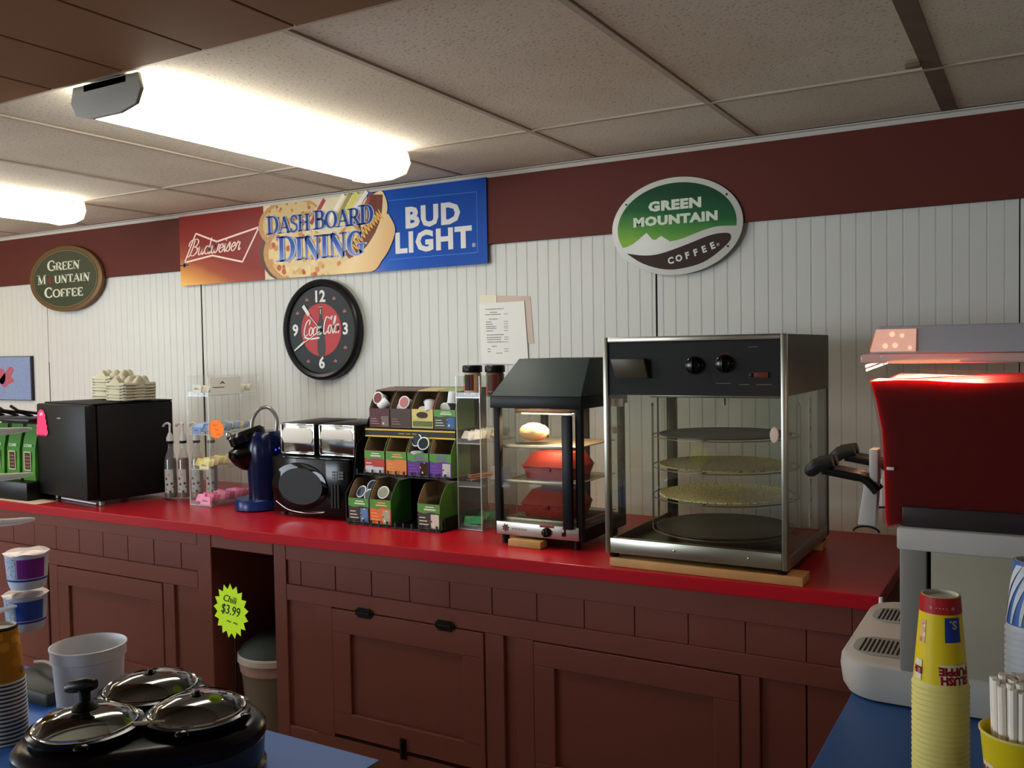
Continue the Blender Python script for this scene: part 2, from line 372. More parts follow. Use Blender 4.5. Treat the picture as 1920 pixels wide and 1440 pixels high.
# front wall (behind the camera) with two window openings
wf = struct(B().box(XL, -6.3, YF-.1, YF, 0, 2.6).box(-3.9, .2, YF-.1, YF, 0, 2.6).box(1.6, XR, YF-.1, YF, 0, 2.6)
     .box(-6.3, -3.9, YF-.1, YF, 0, .9).box(.2, 1.6, YF-.1, YF, 0, .9).box(-6.3, -3.9, YF-.1, YF, 2.25, 2.6).box(.2, 1.6, YF-.1, YF, 2.25, 2.6).build('wall_front', m_wallp, smooth=False))
for n, (a, b_) in enumerate([(-6.3, -3.9), (.2, 1.6)], 1):
    fr = B()
    for x in (a+.03, (a+b_)/2, b_-.03): fr.box(x-.03, x+.03, YF-.02, YF+.03, .9, 2.25)
    for z in (.92, 2.23): fr.box(a, b_, YF-.02, YF+.03, z-.02, z+.02)
    struct(fr.build('window_%d' % n, m_white, smooth=False))

# ceiling: lay-in tiles in a T-bar grid
def tile_mat():
    m = bpy.data.materials.new('ceiling_tile'); m.use_nodes = True; nt = m.node_tree; b = nt.nodes['Principled BSDF']; b.inputs['Roughness'].default_value = .9
    tc = nt.nodes.new('ShaderNodeTexCoord'); n = nt.nodes.new('ShaderNodeTexNoise'); n.inputs['Scale'].default_value = 110; n.inputs['Detail'].default_value = 3
    geo = nt.nodes.new('ShaderNodeNewGeometry'); nt.links.new(geo.outputs['Position'], n.inputs['Vector'])
    cr = nt.nodes.new('ShaderNodeValToRGB'); e = cr.color_ramp.elements; e[0].position = .3; e[0].color = lin('b0a492'); e[1].position = .42; e[1].color = lin('e2ddcd')
    n2 = nt.nodes.new('ShaderNodeTexNoise'); n2.inputs['Scale'].default_value = 1.3; nt.links.new(geo.outputs['Position'], n2.inputs['Vector'])
    cr2 = nt.nodes.new('ShaderNodeValToRGB'); e = cr2.color_ramp.elements; e[0].position = .3; e[0].color = (.82, .78, .72, 1); e[1].position = .7; e[1].color = (1, 1, 1, 1)
    mx = nt.nodes.new('ShaderNodeMix'); mx.data_type = 'RGBA'; mx.blend_type = 'MULTIPLY'; mx.inputs[0].default_value = 1
    nt.links.new(n.outputs['Fac'], cr.inputs[0]); nt.links.new(n2.outputs['Fac'], cr2.inputs[0]); nt.links.new(cr.outputs[0], mx.inputs[6]); nt.links.new(cr2.outputs[0], mx.inputs[7])
    nt.links.new(mx.outputs[2], b.inputs['Base Color'])
    bp = nt.nodes.new('ShaderNodeBump'); bp.inputs['Strength'].default_value = .4; bp.inputs['Distance'].default_value = .002; nt.links.new(n.outputs['Fac'], bp.inputs['Height']); nt.links.new(bp.outputs[0], b.inputs['Normal'])
    return m
m_tile = tile_mat(); m_grid = mat('grid_bar', 'b5a998', .6, var=.15, scale=4)
ceil = struct(B().box(XL, XR, YF, .1, 2.42, 2.5).build('ceiling', m_wallp, smooth=False))
GX = .64; ys = [-.012, -.5586, -1.763, -2.968, -4.17, -5.37, -6.57]
mesh_cache = {}
for i in range(-10, 4):
    for j in range(len(ys)-1):
        y1, y0 = ys[j], ys[j+1]; key = j if j < 1 else 1
        if key not in mesh_cache:
            L = (y1-y0)/2-.011
            t = B().box(-GX/2+.011, GX/2-.011, -L, L, .003, .016, .002, 1).build('tile', m_tile, ceil, smooth=False)
            mesh_cache[key] = t.data
        else: t = link('tile', mesh_cache[key], None, ceil)
        t.location = (i*GX+GX/2, (y0+y1)/2, ZC+random.uniform(-.0005, .0015)); t.rotation_euler = (random.uniform(-.001, .001), 0, 0)
for i in range(-10, 5):
    wide = .024 if i == 0 else .0095
    B().box(i*GX-wide, i*GX+wide, YF, -.0, ZC-.001, ZC+.006).build('grid_bar', mat('grid_bar_stained', '6e6150', .7, var=.4, scale=9) if i == 0 else m_grid, ceil, smooth=False)
for y in ys[1:]:
    B().box(XL, XR, y-.0095, y+.0095, ZC-.0015, ZC+.0055).build('grid_bar', m_grid, ceil, smooth=False)
B().box(-.06, -.02, -.66, -.64, ZC-.014, ZC-.0015, .003).build('clip', mat('grid_bar_stained', '6e6150'), ceil)
# lowered brown ceiling over the island
m_sof = mat('soffit_brown', '7c5636', .7, var=.12, scale=2, bump=.1)
sf = struct(B().box(-4.9, XR, -3.6, -1.80, 2.322, 2.333).build('ceiling_lowered', mat('soffit_back', '3a281a', .7), smooth=False))
for i in range(-16, 9):
    for y0, y1 in ((-2.4, -1.80), (-3.0, -2.404), (-3.6, -3.004)):
        B().box(i*.3+.003, i*.3+.297, y0, y1, 2.314, 2.323, .002, 1).build('tile', m_sof, sf, smooth=False)

struct(B().box(XL, XR, -1.7985, -1.774, 2.3275, 2.3320).build('trim_3', mat('angle_white', 'b9b5ac', .5), smooth=False))
# ------------------------------------------------------------------ fluorescent wraparound fixtures
m_tube = mat('lit_diffuser', 'fff9ec', .4, emit=TUBE)
def fixture(x, label, m_tube=m_tube):
    t = thing('ceiling_light', (x, -1.145, ZC-.002), label, 'ceiling light', 'fluorescent lights on the ceiling')
    L = .60
    B().box(-.09, .09, -L, L, -.02, -.001).build('housing', m_white, t)
    prof = [(-.135, -.012), (-.145, -.045), (-.125, -.078), (-.06, -.092), (.06, -.092), (.125, -.078), (.145, -.045), (.135, -.012)]
    B().prism(prof, 'y', -L+.012, L-.012).build('diffuser', m_tube, t)
    cap = [(-.138, -.001), (-.15, -.045), (-.128, -.083), (-.06, -.098), (.06, -.098), (.128, -.083), (.15, -.045), (.138, -.001)]
    for s, mm in ((-1, mat('cap_grey', '8f8a80', .5)), (1, mat('cap_clear', 'f3ead2', .4, emit=1.2))):
        B().prism(cap, 'y', s*L-.012*(s > 0), s*L+.012*(s < 0), .002).build('end_cap', mm, t)
fixture(-1.955, 'long lit fluorescent fixture with a grey end cap, above the banner')
fixture(-3.91, 'lit fluorescent fixture cut by the left edge of the view, above the round green sign')
fixture(-5.85, 'unseen warm fluorescent fixture added beyond the left edge of the view', mat('added_warm_diffuser', 'ffdca8', .4, emit=11))  # unseen fixture, added to warm the left end of the wall

# ================================================================== CABINETS AND WORKTOPS
CF = -.83      # cabinet face
def frame_cab(name, x0, x1, label):
    return thing(name, (x0, CF, 0), label, 'cabinet')
# right hand cabinet (local x from its left end)
X0 = -2.289
c = frame_cab('base_cabinet', X0, -.1, 'long maroon base cabinet with two doors under the right worktop')
lx = lambda x: x-X0
B().box(0, .018, .02, .78, .08, .868).build('side_panel', m_cab, c, smooth=False)
B().box(lx(-.118), lx(-.10), .02, .78, .08, .868).build('side_panel', m_cab, c, smooth=False)
B().box(.018, lx(-.118), .04, .05, .08, .868).build('backing', m_cab, c, smooth=False)
B().box(.0, lx(-.10), .02, .78, .0, .08).build('plinth', m_cab, c, smooth=False)
fr = B()
def rail(b, xa, xb, za, zb, y0=0, y1=.02): b.box(lx(xa), lx(xb), y0, y1, za, zb, .002, 1)
rail(fr, -2.2245, -.1705, .79, .868); rail(fr, -2.2245, -.1705, .6355, .697); rail(fr, -2.289, -2.225, .08, .868)
rail(fr, -.17, -.10, .08, .868); rail(fr, -2.2245, -.1705, .08, .1495)
for a, b_ in ((-2.085, -2.0), (-1.335, -1.262), (-1.215, -1.15), (-.475, -.42)): rail(fr, a, b_, .15, .635)
fr.build('face_frame', m_cab, c, smooth=False)
# vertical boards between the rails
xx = [-2.225]+[-2.157+.1695*k for k in range(12)]+[-.17]
for a, b_ in zip(xx[:-1], xx[1:]):
    if b_-a < .02: continue
    B().box(lx(a)+.0012, lx(b_)-.0012, .009+random.uniform(-.001, .001), .022, .697, .79, .0015, 1).build('plank', m_cab, c, smooth=False)
B().box(lx(-2.225), lx(-2.085), .012, .022, .15, .635).build('panel', m_cab, c, smooth=False)
B().box(lx(-1.262), lx(-1.215), .012, .022, .15, .635).build('panel', m_cab, c, smooth=False)
for a, b_ in ((-.42, -.295), (-.292, -.17)): B().box(lx(a)+.001, lx(b_)-.001, .011, .022, .15, .635, .001, 1).build('panel', m_cab, c, smooth=False)
def door(par, xa, xb, za, zb, w, lxf):
    d = B()
    d.box(lxf(xa), lxf(xb), -.004, .016, zb-w, zb, .002, 1).box(lxf(xa), lxf(xb), -.004, .016, za, za+w, .002, 1)
    d.box(lxf(xa), lxf(xa)+w, -.004, .016, za+w, zb-w, .002, 1).box(lxf(xb)-w, lxf(xb), -.004, .016, za+w, zb-w, .002, 1)
    o = d.build('door', m_cab, par, smooth=False)
    B().box(lxf(xa)+w, lxf(xb)-w, .008, .014, za+w, zb-w).build('panel', m_cab, o, smooth=False)
    return o
m_hinge = mat('black_iron', '14120f', .5, .6)
def hinge(par, x, z):
    b = B().box(x-.03, x+.03, -.0075, -.004, z+.003, z+.018, .001, 1).box(x-.03, x+.03, -.0075, -.004, z-.018, z-.003, .001, 1)
    b.cyl((x-.028, -.008, z), (x+.028, -.008, z), .005, n=10)
    for s in (-1, 1): b.box(x+s*.034-.006, x+s*.034+.006, -.007, -.004, z-.011, z+.011, .002, 1)
    return b.build('hinge', m_hinge, par)
d1 = door(c, -1.998, -1.338, .165, .632, .085, lx)
hinge(d1, lx(-1.844), .635); hinge(d1, lx(-1.492), .638)
B().box(lx(-1.68)-.014, lx(-1.68)+.014, -.009, -.004, .135, .21, .003).box(lx(-1.68)-.006, lx(-1.68)+.006, -.02, -.008, .14, .2, .003).build('latch', m_hinge, d1)
d2 = door(c, -1.148, -.478, .165, .632, .075, lx)
# left hand cabinet
X0b = -5.2; lx2 = lambda x: x-X0b
c2 = frame_cab('base_cabinet', X0b, -2.64, 'maroon base cabinet under the left worktop behind the white tub')
B().box(lx2(-2.655), lx2(-2.635), .02, .78, .08, .868).build('side_panel', m_cab, c2, smooth=False)
B().box(0, lx2(-2.655), .04, .05, .08, .868).build('backing', m_cab, c2, smooth=False)
B().box(0, lx2(-2.635), .02, .78, .0, .08).build('plinth', m_cab, c2, smooth=False)
fr = B()
def rail2(xa, xb, za, zb): fr.box(lx2(xa), lx2(xb), 0, .02, za, zb, .002, 1)
rail2(-5.2, -2.7155, .80, .868); rail2(-5.2, -2.7155, .6205, .69); rail2(-2.715, -2.635, .08, .868); rail2(-5.2, -2.7155, .08, .1495)
for a, b_ in ((-2.93, -2.862), (-3.80, -3.735), (-3.72, -3.655), (-4.6, -4.5)): rail2(a, b_, .15, .62)
fr.build('face_frame', m_cab, c2, smooth=False)
x = -5.19; k = 0
while x < -2.72:
    b_ = min(x+.169, -2.715); B().box(lx2(x)+.0012, lx2(b_)-.0012, .01+random.uniform(-.001, .001), .022, .69, .80, .0015, 1).build('plank', m_cab, c2, smooth=False); x = b_
B().box(lx2(-2.862), lx2(-2.715), .012, .022, .15, .62).build('panel', m_cab, c2, smooth=False)
B().box(lx2(-4.5), lx2(-3.80), .012, .022, .15, .62).build('panel', m_cab, c2, smooth=False)
door(c2, -3.65, -2.932, .165, .617, .08, lx2)
# rail bridging the gap over the bin, and dark inner side
tag(B().box(-2.632, -2.292, -.83, -.81, .80, .868, .002, 1).build('cabinet_rail', m_cab, smooth=False), 'maroon rail bridging the gap between the two base cabinets', 'rail')
# worktops
tag(B().prism([(-5.3, -.0015), (-2.545, -.0015), (-2.455, -.905), (-5.3, -.905)], 'z', .869, .909, .003).build('worktop', m_red_lam, smooth=False), 'red laminate worktop under the black fridge, left of the seam', 'worktop')
tag(B().prism([(-2.542, -.0015), (-.10, -.0015), (-.10, -.848), (-2.452, -.93)], 'z', .870, .910, .003).build('worktop', mat('red_laminate_right', 'a01220', .3, var=.06, scale=3), smooth=False), 'long red laminate worktop under the food warmers, right of the seam', 'worktop')
KT = .9105
# bin in the gap
bn = thing('trash_bin', (-2.462, -.645, .0), 'grey-brown lidded trash bin in the gap between the cabinets', 'bin')
m_bin = mat('bin_brown', '6a6052', .6, var=.05)
B().lathe([(.125, .002), (.15, .31), (.152, .33)], n=40).build('body', m_bin, bn)
B().lathe([(.1525, .285), (.158, .325), (.154, .332)], n=40, cap=(False, False)).build('liner', mat('liner_pink', '9d8078', .5, var=.15, scale=30, bump=.5), bn)
B().lathe([(.152, .325), (.164, .33), (.164, .352), (.158, .358)], n=40, cap=(True, True)).build('rim', mat('rim_white', 'b9b4aa', .4), bn)
B().lathe([(.157, .358), (.145, .38), (.1, .41), (.02, .42)], n=40).build('lid', mat('lid_slate', '3c4440', .6), bn)

# ================================================================== SIGNS ON THE WALL
# --- advertising banner; local x to the right, z up, y toward the room is negative
bx0, bz0 = -3.725, 1.948
def W2(p): return (p[0]-bx0, p[1]-bz0)
bn = thing('advertising_banner', (bx0, -.0175, bz0), 'wide banner with pizza, hot dog and beer lettering along the maroon band', 'sign')
m_gold = ramp_mat('banner_red_gold', [(0, 'e9b765'), (.16, 'cf8f4c'), (.34, '9c4a34'), (.55, '842c26'), (1, '7c2622')], (.35, 0, 1), .02, .5, .05, 4, .35)
B().box(0, .62, -.006, 0, 0, .367).build('panel', m_gold, bn, smooth=False)
m_bblue = ramp_mat('banner_blue', [(0, '6f7fc8'), (.25, '2a5cb4'), (.5, '134fae'), (1, '11479d')], (1, 0, .6), 1.28, 1.75, .0, 4, .3)
B().box(1.28, 1.931, -.006, 0, 0, .367).build('blue_field', m_bblue, bn, smooth=False)
B().box(.62, 1.28, -.006, 0, 0, .367).build('middle_field', mat('banner_pale', 'd6c7a4', .4, var=.25, scale=10), bn, smooth=False)
def clipz(P, x1=1.93): return [(min(max(p[0], .001), x1), min(max(p[1], .0008), .366)) for p in P]
m_crust = mat('print_crust', 'b98a4e', .4, var=.3, scale=30)
B().plate(clipz(ell(.93, .135, .34, .2)), -.0062).build('print_shadow', mat('print_brown', '4a2c20', .4), bn, smooth=False)
B().plate(clipz(ell(.80, .265, .215, .125)), -.0066).build('pizza_crust', m_crust, bn, smooth=False)
B().plate(clipz(ell(.81, .268, .195, .105)), -.0070).build('pizza', speckle('print_pizza', 'cdb27c', ['a0623c', 'd9c48c', '7a6a3a', 'b9854e'], 38, .3, .4), bn, smooth=False)
B().plate(clipz(ell(.94, .128, .325, .185)), -.0074).build('pizza_crust', m_crust, bn, smooth=False)
B().plate(clipz(ell(.95, .128, .30, .16)), -.0078).build('pizza', speckle('print_pizza_pepperoni', 'dcc48e', ['c98a5a', 'e2cf9a', 'b4603c', 'd8a86c', 'e0cc98'], 30, .42, .4), bn, smooth=False)
# second hot dog behind: relish dog with onion strips
m_bun = ramp_mat('print_bun', [(0, 'dcb27a'), (.5, 'e8cf9c'), (1, 'c98a4e')], (1, 0, -.6), .9, 1.5, .06, 8, .4)
B().plate(clipz([W2(p) for p in [(-2.76, 2.27), (-2.70, 2.32), (-2.45, 2.32), (-2.5, 2.2), (-2.66, 2.13), (-2.78, 2.17)]]), -.0082).build('bun', mat('print_pale_bun', 'd9cba6', .4, var=.15, scale=14), bn, smooth=False)
for k, (a, b_, cc) in enumerate([((-2.79, 2.2), (-2.70, 2.31), 'a03a34'), ((-2.68, 2.2), (-2.58, 2.32), 'ece4c8'), ((-2.64, 2.19), (-2.54, 2.32), 'a09048'), ((-2.60, 2.19), (-2.50, 2.32), 'd8d04c'), ((-2.56, 2.2), (-2.44, 2.32), 'e6e0cc'), ((-2.50, 2.19), (-2.41, 2.31), '9a4434')]):
    B().ribbon([W2(a), W2(b_)], .022, -.0088-.0001*k).build('topping', mat('print_'+cc, cc, .4), bn, smooth=False)
# front hot dog
B().plate(clipz([W2(p) for p in smoothp([(-2.41, 2.3), (-2.358, 2.315), (-2.329, 2.27), (-2.325, 2.221), (-2.35, 2.17), (-2.40, 2.13), (-2.43, 2.2)], 4)]), -.0094).build('bun', m_bun, bn, smooth=False)
B().ribbon([W2(p) for p in smoothp([(-2.385, 2.30), (-2.40, 2.2), (-2.46, 2.11), (-2.56, 2.02)], 5)], .075, -.0102).build('sausage', mat('print_sausage', '6f3320', .35, var=.3, scale=25), bn, smooth=False)
B().plate(clipz([W2(p) for p in smoothp([(-2.318, 2.206), (-2.281, 2.131), (-2.317, 2.047), (-2.361, 1.997), (-2.424, 1.949), (-2.628, 1.949), (-2.6, 2.0), (-2.471, 2.05), (-2.381, 2.144), (-2.33, 2.205)], 4)]), -.0106).build('bun', m_bun, bn, smooth=False)
zz = []
for k in range(24):
    t = k/23; px_, pz_ = -2.36-.17*t, 2.21-.155*t+.02*sin(t*3); s_ = .02 if k % 2 else -.02
    zz.append(W2((px_+s_*.8, pz_-s_)))
B().ribbon(smoothp(zz, 3), .0065, -.0112).build('mustard', mat('print_mustard', 'dfae4a', .35), bn, smooth=False)
# bow tie outline and script
bt = [W2(p) for p in [(-3.69, 2.071), (-3.597, 2.218), (-3.442, 2.164), (-3.138, 2.214), (-3.26, 2.048), (-3.478, 2.095)]]
o = B()
for a, b_ in zip(bt, bt[1:]+bt[:1]): o.ribbon([a, b_], .009, -.0066)
m_bt = mat('print_rose_white', 'eccfc0', .4)
o.build('bow_tie', m_bt, bn, smooth=False)
script('Budweiser', .07, .45, .155, .042, -.0072, bn, m_bt, .35, (.09, .21), rise=.02)
B().box(.001, .066, -.0067, -.0062, .106, .111).box(.025, .04, -.0067, -.0062, .098, .118).box(.03, .05, -.0067, -.0062, .115, .119).build('print_aeroplane', m_ink, bn, smooth=False)
m_edge = mat('print_pale_blue', 'aab9dc', .4); m_dblue = ramp_mat('print_letter_blue', [(0, '8494c4'), (.4, '2f55a4'), (1, '25407f')], (.0, 0, 1), .08, .25, 0, 4, .4)
for body, xa, xb, zb, hh, sz in (('DASH BOARD', .648, 1.322, .222, .08, [1.12, 1, 1, 1, 1, 1.12, 1, 1, 1, 1.12]), ('DINING', .72, 1.262, .083, .112, [1.1, 1, 1, 1, 1, 1])):
    serif(body, xa, xb, zb, hh, -.0116, bn, m_edge, sizes=sz, grow=1.75)
    serif(body, xa, xb, zb, hh, -.0120, bn, m_dblue, sizes=sz, grow=1.15)
text('BUD', .134, bn, m_inkw, (W2((-2.077, 0))[0], -.0064, 2.178-bz0), bold=.0062, space=1.12, fit=(.296, .098))
text('LIGHT', .134, bn, m_inkw, (W2((-2.078, 0))[0], -.0064, 2.069-bz0), bold=.0062, space=1.12, fit=(.414, .098))
text('®', .025, bn, m_inkw, (W2((-1.862, 0))[0], -.0064, .082))
o = B(); bb = [(1.40, .05), (1.882, .05), (1.882, .31), (1.40, .318)]
for a, b_ in ((bb[0], bb[1]), (bb[1], bb[2]), (bb[2], bb[3])): o.ribbon([a, b_], .003, -.0064)
o.build('border_line', mat('print_line_blue', '2f74c4', .4), bn, smooth=False)

# --- oval green and white coffee sign
ov = thing('oval_sign', (-.949, -.0178, 2.036), 'oval green and brown metal coffee sign, right of the banner', 'sign')
B().prism(ell(0, 0, .262, .186, n=72), 'y', -.006, -.0, .001).build('plate', mat('enamel_white', 'c4c7bd', .3), ov)
gx, gz = .949, -2.036
def O2(P): return [(p[0]+gx, p[1]+gz) for p in P]
top = ell(0, 0, .238, .165, 0, 180, 40)       # inner ellipse arc
arc_full = ell(0, 0, .238, .165, -6, 204, 50)
low = O2([(-1.153, 1.97), (-1.12, 1.982), (-1.066, 2.02), (-1.042, 1.992), (-1.028, 1.99), (-1.007, 2.004), (-.969, 1.979)]+smoothp([(-.969, 1.979), (-.921, 1.987), (-.838, 2.012), (-.782, 2.022), (-.72, 2.019)], 4)[1:])
m_green = ramp_mat('sign_green', [(0, '7fae3e'), (.3, '4f8a3c'), (.6, '1f5a34'), (1, '143f28')], (.15, 0, 1), -.06, .15, .04, 9, .5)
B().plate(arc_full+low, -.0061).build('green_field', m_green, ov, smooth=False)
brn = O2(smoothp([(-1.151, 1.946), (-1.078, 1.933), (-1.008, 1.936), (-.905, 1.963), (-.821, 1.989), (-.769, 1.996), (-.735, 1.989), (-.743, 1.958), (-.822, 1.9), (-.90, 1.877), (-.985, 1.873), (-1.079, 1.9), (-1.151, 1.946)], 4)[:-1])
B().plate(brn, -.0061).build('brown_field', mat('sign_brown', '2e1a15', .55, spec=.2), ov, smooth=False)
m_sw = mat('enamel_letter', 'c9d3c0', .35)
text('GREEN', .056, ov, m_sw, (-.951+gx, -.0068, 2.1185+gz), bold=.0032, space=1.1, fit=(.212, .040))
text('MOUNTAIN', .054, ov, m_sw, (-.951+gx, -.0068, 2.063+gz), bold=.0032, space=1.1, fit=(.337, .038))
for k, ch in enumerate('COFFEE'):
    t = k/5; text(ch, .034, ov, m_sw, (-.968+.165*t+gx, -.0068, 1.905+.045*t-.012*t*(1-t)+gz), (pi/2, -.18-.15*t, 0), bold=.0014)
text('®', .016, ov, m_sw, (-.782+gx, -.0068, 1.953+gz))
for p in ((-1.149, 2.136), (-.748, 2.137), (-.745, 1.945)):
    q = O2([p])[0]; B().prism(ell(q[0], q[1], .0038, .0038, n=12), 'y', -.0085, -.006).build('screw', m_ink, ov)

# --- round green sign with gilt rim
rs = thing('oval_sign', (-4.705, -.018, 2.04), 'small round dark green coffee sign with a gilt rim, at the far left', 'sign')
B().prism(ell(0, 0, .345, .193, n=72), 'y', -.022, 0, .004).build('rim', mat('gilt', '6d5335', .45, .3, var=.2, scale=12), rs)
B().prism(ell(0, 0, .312, .172, n=64), 'y', -.0225, -.0205).build('green_field', mat('dark_green', '2b3725', .5), rs, smooth=False)
o = B(); e = ell(0, 0, .30, .165, n=72); o.ribbon(e+e[:1], .004, -.0230); o.build('inner_line', mat('gilt_line', '7d6238', .5), rs, smooth=False)
m_cream = mat('cream_letter', 'c9cbb4', .5)
q = 4.705
serif('GREEN', -4.868+q, -4.556+q, 2.094-2.04, .045, -.0232, rs, m_cream, sizes=[1.3, 1, 1, 1, 1], grow=1.25)
serif('M', -4.966+q, -4.885+q, 2.017-2.04, .055, -.0232, rs, m_cream, grow=1.2)
serif('UNTAIN', -4.80+q, -4.468+q, 2.018-2.04, .045, -.0232, rs, m_cream, grow=1.25)
B().plate(ell(-4.843+q, 2.036-2.04, .03, .022, n=16), -.0226).build('letter_o', mat('rust_dot', '5e2e22', .6), rs, smooth=False)
serif('COFFEE', -4.905+q, -4.533+q, 1.936-2.04, .045, -.0232, rs, m_cream, sizes=[1.3, 1, 1, 1, 1, 1], grow=1.25)

# --- wall clock
ck = thing('wall_clock', (-2.735, -.0015, 1.688), 'round black wall clock with a red cola disc', 'clock')
CR = .243
B().lathe([(CR-.012, 0), (CR, -.012), (CR, -.034), (CR-.006, -.044), (CR-.016, -.048), (CR-.03, -.042), (CR-.036, -.03)], n=72, axis='y', cap=(True, True)).build('case', mat('clock_case', '17181a', .3), ck)
B().lathe([(CR-.03, -.028), (CR-.034, -.032), (.01, -.032), (.001, -.032)], n=64, axis='y').build('face', mat('clock_face', '0f1512', .45), ck)
B().plate(ell(-.0, 0, .127, .127, n=48), -.0322).build('red_disc', mat('cola_red', 'a81f1d', .4, var=.12, scale=10), ck, smooth=False)
bot = smoothp([(0.007, .118), (.009, .07), (.012, .05), (.024, .02), (.02, -.01), (.024, -.05), (.025, -.1), (.016, -.125)], 4)
B().plate(bot+[(-x_, z_) for x_, z_ in reversed(bot)], -.0328).build('printed_bottle', mat('bottle_print', '20241a', .4, var=.3, scale=30), ck, smooth=False)
B().plate([(-.01, .107), (.01, .107), (.01, .112), (-.01, .112)], -.0334).box(-.003, .003, -.034, -.0334, .075, .1).build('bottle_highlight', mat('bottle_hl', '9fb08c', .4), ck, smooth=False)
nx = lambda s_, x_, z_, h_: text(s_, h_, ck, m_inkw, (x_, -.0326, z_), bold=.0022)
nx('12', -.006, .158, .077); nx('3', .152, -.001, .077); nx('6', 0, -.161, .077); nx('9', -.165, -.001, .077)
for k in range(12):
    b = B()
    if k % 3 == 0: continue
    a = pi/2-k*pi/6; x_, z_ = .172*cos(a), .172*sin(a)
    if k == 8: continue
    b.plate([(x_+p*.0115, z_+q*.0105) for p, q in ((0, 1), (.3, .35), (1, -.1), (.8, -.8), (.25, -.7), (0, -.85), (-.25, -.7), (-.8, -.8), (-1, -.1), (-.3, .35))], -.0322)
    b.build('hour_mark', mat('rosy_mark', '9c5c5c', .5), ck, smooth=False)
script('Coca', -.118, .0, -.03, .040, -.0340, ck, m_inkw, .2, (.07, .17), rise=.06)
script('Kola', .008, .112, -.022, .042, -.0342, ck, m_inkw, .2, (.07, .17), rise=.06)
b = B(); b.ribbon([(-.01, -.038), (-.07, -.044), (-.108, -.034)], .008, -.0342); b.build('swash', m_inkw, ck, smooth=False)
m_hand = mat('hand_white', 'cfd4cc', .4)
B().ribbon([(0, 0), (-.075, .075)], .0035, -.0362).ribbon([(-.072, .072), (-.083, .086), (-.109, .119)], lambda dx, dz: .018, -.0362).build('hour_hand', m_hand, ck, smooth=False)
B().ribbon([(0, -.005), (-.11, -.062)], .004, -.0370).build('minute_hand', m_hand, ck, smooth=False)
B().plate([(-.105, -.052), (-.112, -.068), (-.169, -.101), (-.172, -.096), (-.12, -.06)], -.0372).build('minute_hand_tip', m_hand, ck, smooth=False)
B().lathe([(.001, -.040), (.007, -.038), (.007, -.032)], n=16, axis='y').build('pivot', m_ink, ck)

# --- taped papers
pp = thing('menu_sheet', (-1.852, -.0012, 1.512), 'white printed price list taped to the wall above the small food warmer', 'paper')
B().plate([(0.0, .266), (.225, .268), (.242, 0), (.007, .005)], -.004, .0006).build('sheet', m_paper, pp, smooth=False)
b = B(); lines = [(1.752, .033, .09), (1.738, .055, .035), (1.729, .033, .075), (1.709, .05, .045), (1.697, .033, .03), (1.687, .033, .033), (1.677, .034, .05), (1.669, .035, .05), (1.658, .035, .035), (1.641, .037, .085), (1.630, .037, .075), (1.621, .038, .07), (1.610, .038, .083), (1.592, .06, .025), (1.580, .04, .015), (1.569, .04, .015), (1.562, .085, .028)]
random.seed(3)
for k, (z_, x_, L) in enumerate(lines):
    z_ -= 1.512; xx_ = x_
    while xx_ < x_+L:
        w_ = random.uniform(.004, .013); b.plate([(xx_, z_-.0017), (min(xx_+w_, x_+L), z_-.0017), (min(xx_+w_, x_+L), z_+.0017), (xx_, z_+.0017)], -.0048, .0002); xx_ += w_+.0018
    if k in (2, 4, 5, 6, 7, 8, 10, 11, 12, 14, 15):
        for q_ in range(3): b.plate([(.125+q_*.007, z_-.0015), (.130+q_*.007, z_-.0015), (.130+q_*.007, z_+.0015), (.125+q_*.007, z_+.0015)], -.0048, .0002)
b.build('print', mat('faint_ink', '70706c', .8), pp, smooth=False)
b2 = B().plate([(-1.852, 1.70), (-1.765, 1.72), (-1.765, 1.81), (-1.85, 1.815)], -.0012, .0008).build('note_sheet', mat('cream_paper', 'd6d2bb', .8), smooth=False)
tag(b2, 'cream paper corner showing behind the top of the price list', 'paper')
b3 = B().plate([(-1.76, 1.60), (-1.585, 1.60), (-1.6, 1.80), (-1.76, 1.81)], -.0012, .0008).build('note_sheet', mat('beige_paper', 'c0aea2', .8), smooth=False)
tag(b3, 'beige paper showing behind the right side of the price list', 'paper')
sg = thing('poster', (-5.75, -.002, 1.316), 'speckled blue poster with a red figure at the left edge', 'poster')
B().box(0, .652, -.016, 0, 0, .275, .002).build('board', mat('poster_edge', '2a2a35', .6), sg)
B().box(.004, .64, -.0168, -.016, .004, .271).build('print', mat('poster_blue', '7e8fb4', .6, var=.35, scale=160), sg, smooth=False)
b = B()
for P in (smoothp([(.37, .17), (.43, .21), (.47, .19), (.44, .15), (.47, .12), (.41, .1), (.36, .08), (.3, .12)], 4), ell(.34, .15, .04, .05, n=16)): b.plate(P, -.0169)
b.build('red_figure', mat('poster_red', 'a8586a', .6, var=.3, scale=80), sg, smooth=False)

# ================================================================== TOP OF THE WORKTOP, LEFT TO RIGHT
# --- compact fridge
fg = thing('mini_fridge', (-3.538, -.615, KT+.001), 'compact black fridge at the left end of the worktop', 'fridge', rz=-.13)
B().box(-.238, .206, -.17, .20, .02, .450, .006).build('body', m_blackmatte, fg)
B().box(-.24, .208, -.228, -.175, .03, .452, .008).build('door', mat('fridge_door', '080909', .45), fg)
B().box(-.238, .206, -.19, .20, .4505, .458, .003).build('top_panel', m_blackmatte, fg)
B().box(-.045, -.01, -.2295, -.228, .385, .392, .001).build('badge', m_steeld, fg)
for x_ in (-.215, .185):
    for y_ in (-.15, .175): B().lathe([(.014, 0), (.014, .018), (.01, .021)], (x_, y_, 0), 16).build('foot', m_steeld if y_ < 0 else m_black, fg)
B().box(-.17, .15, -.16, -.14, .001, .008).build('levelling_card', m_paper, fg)
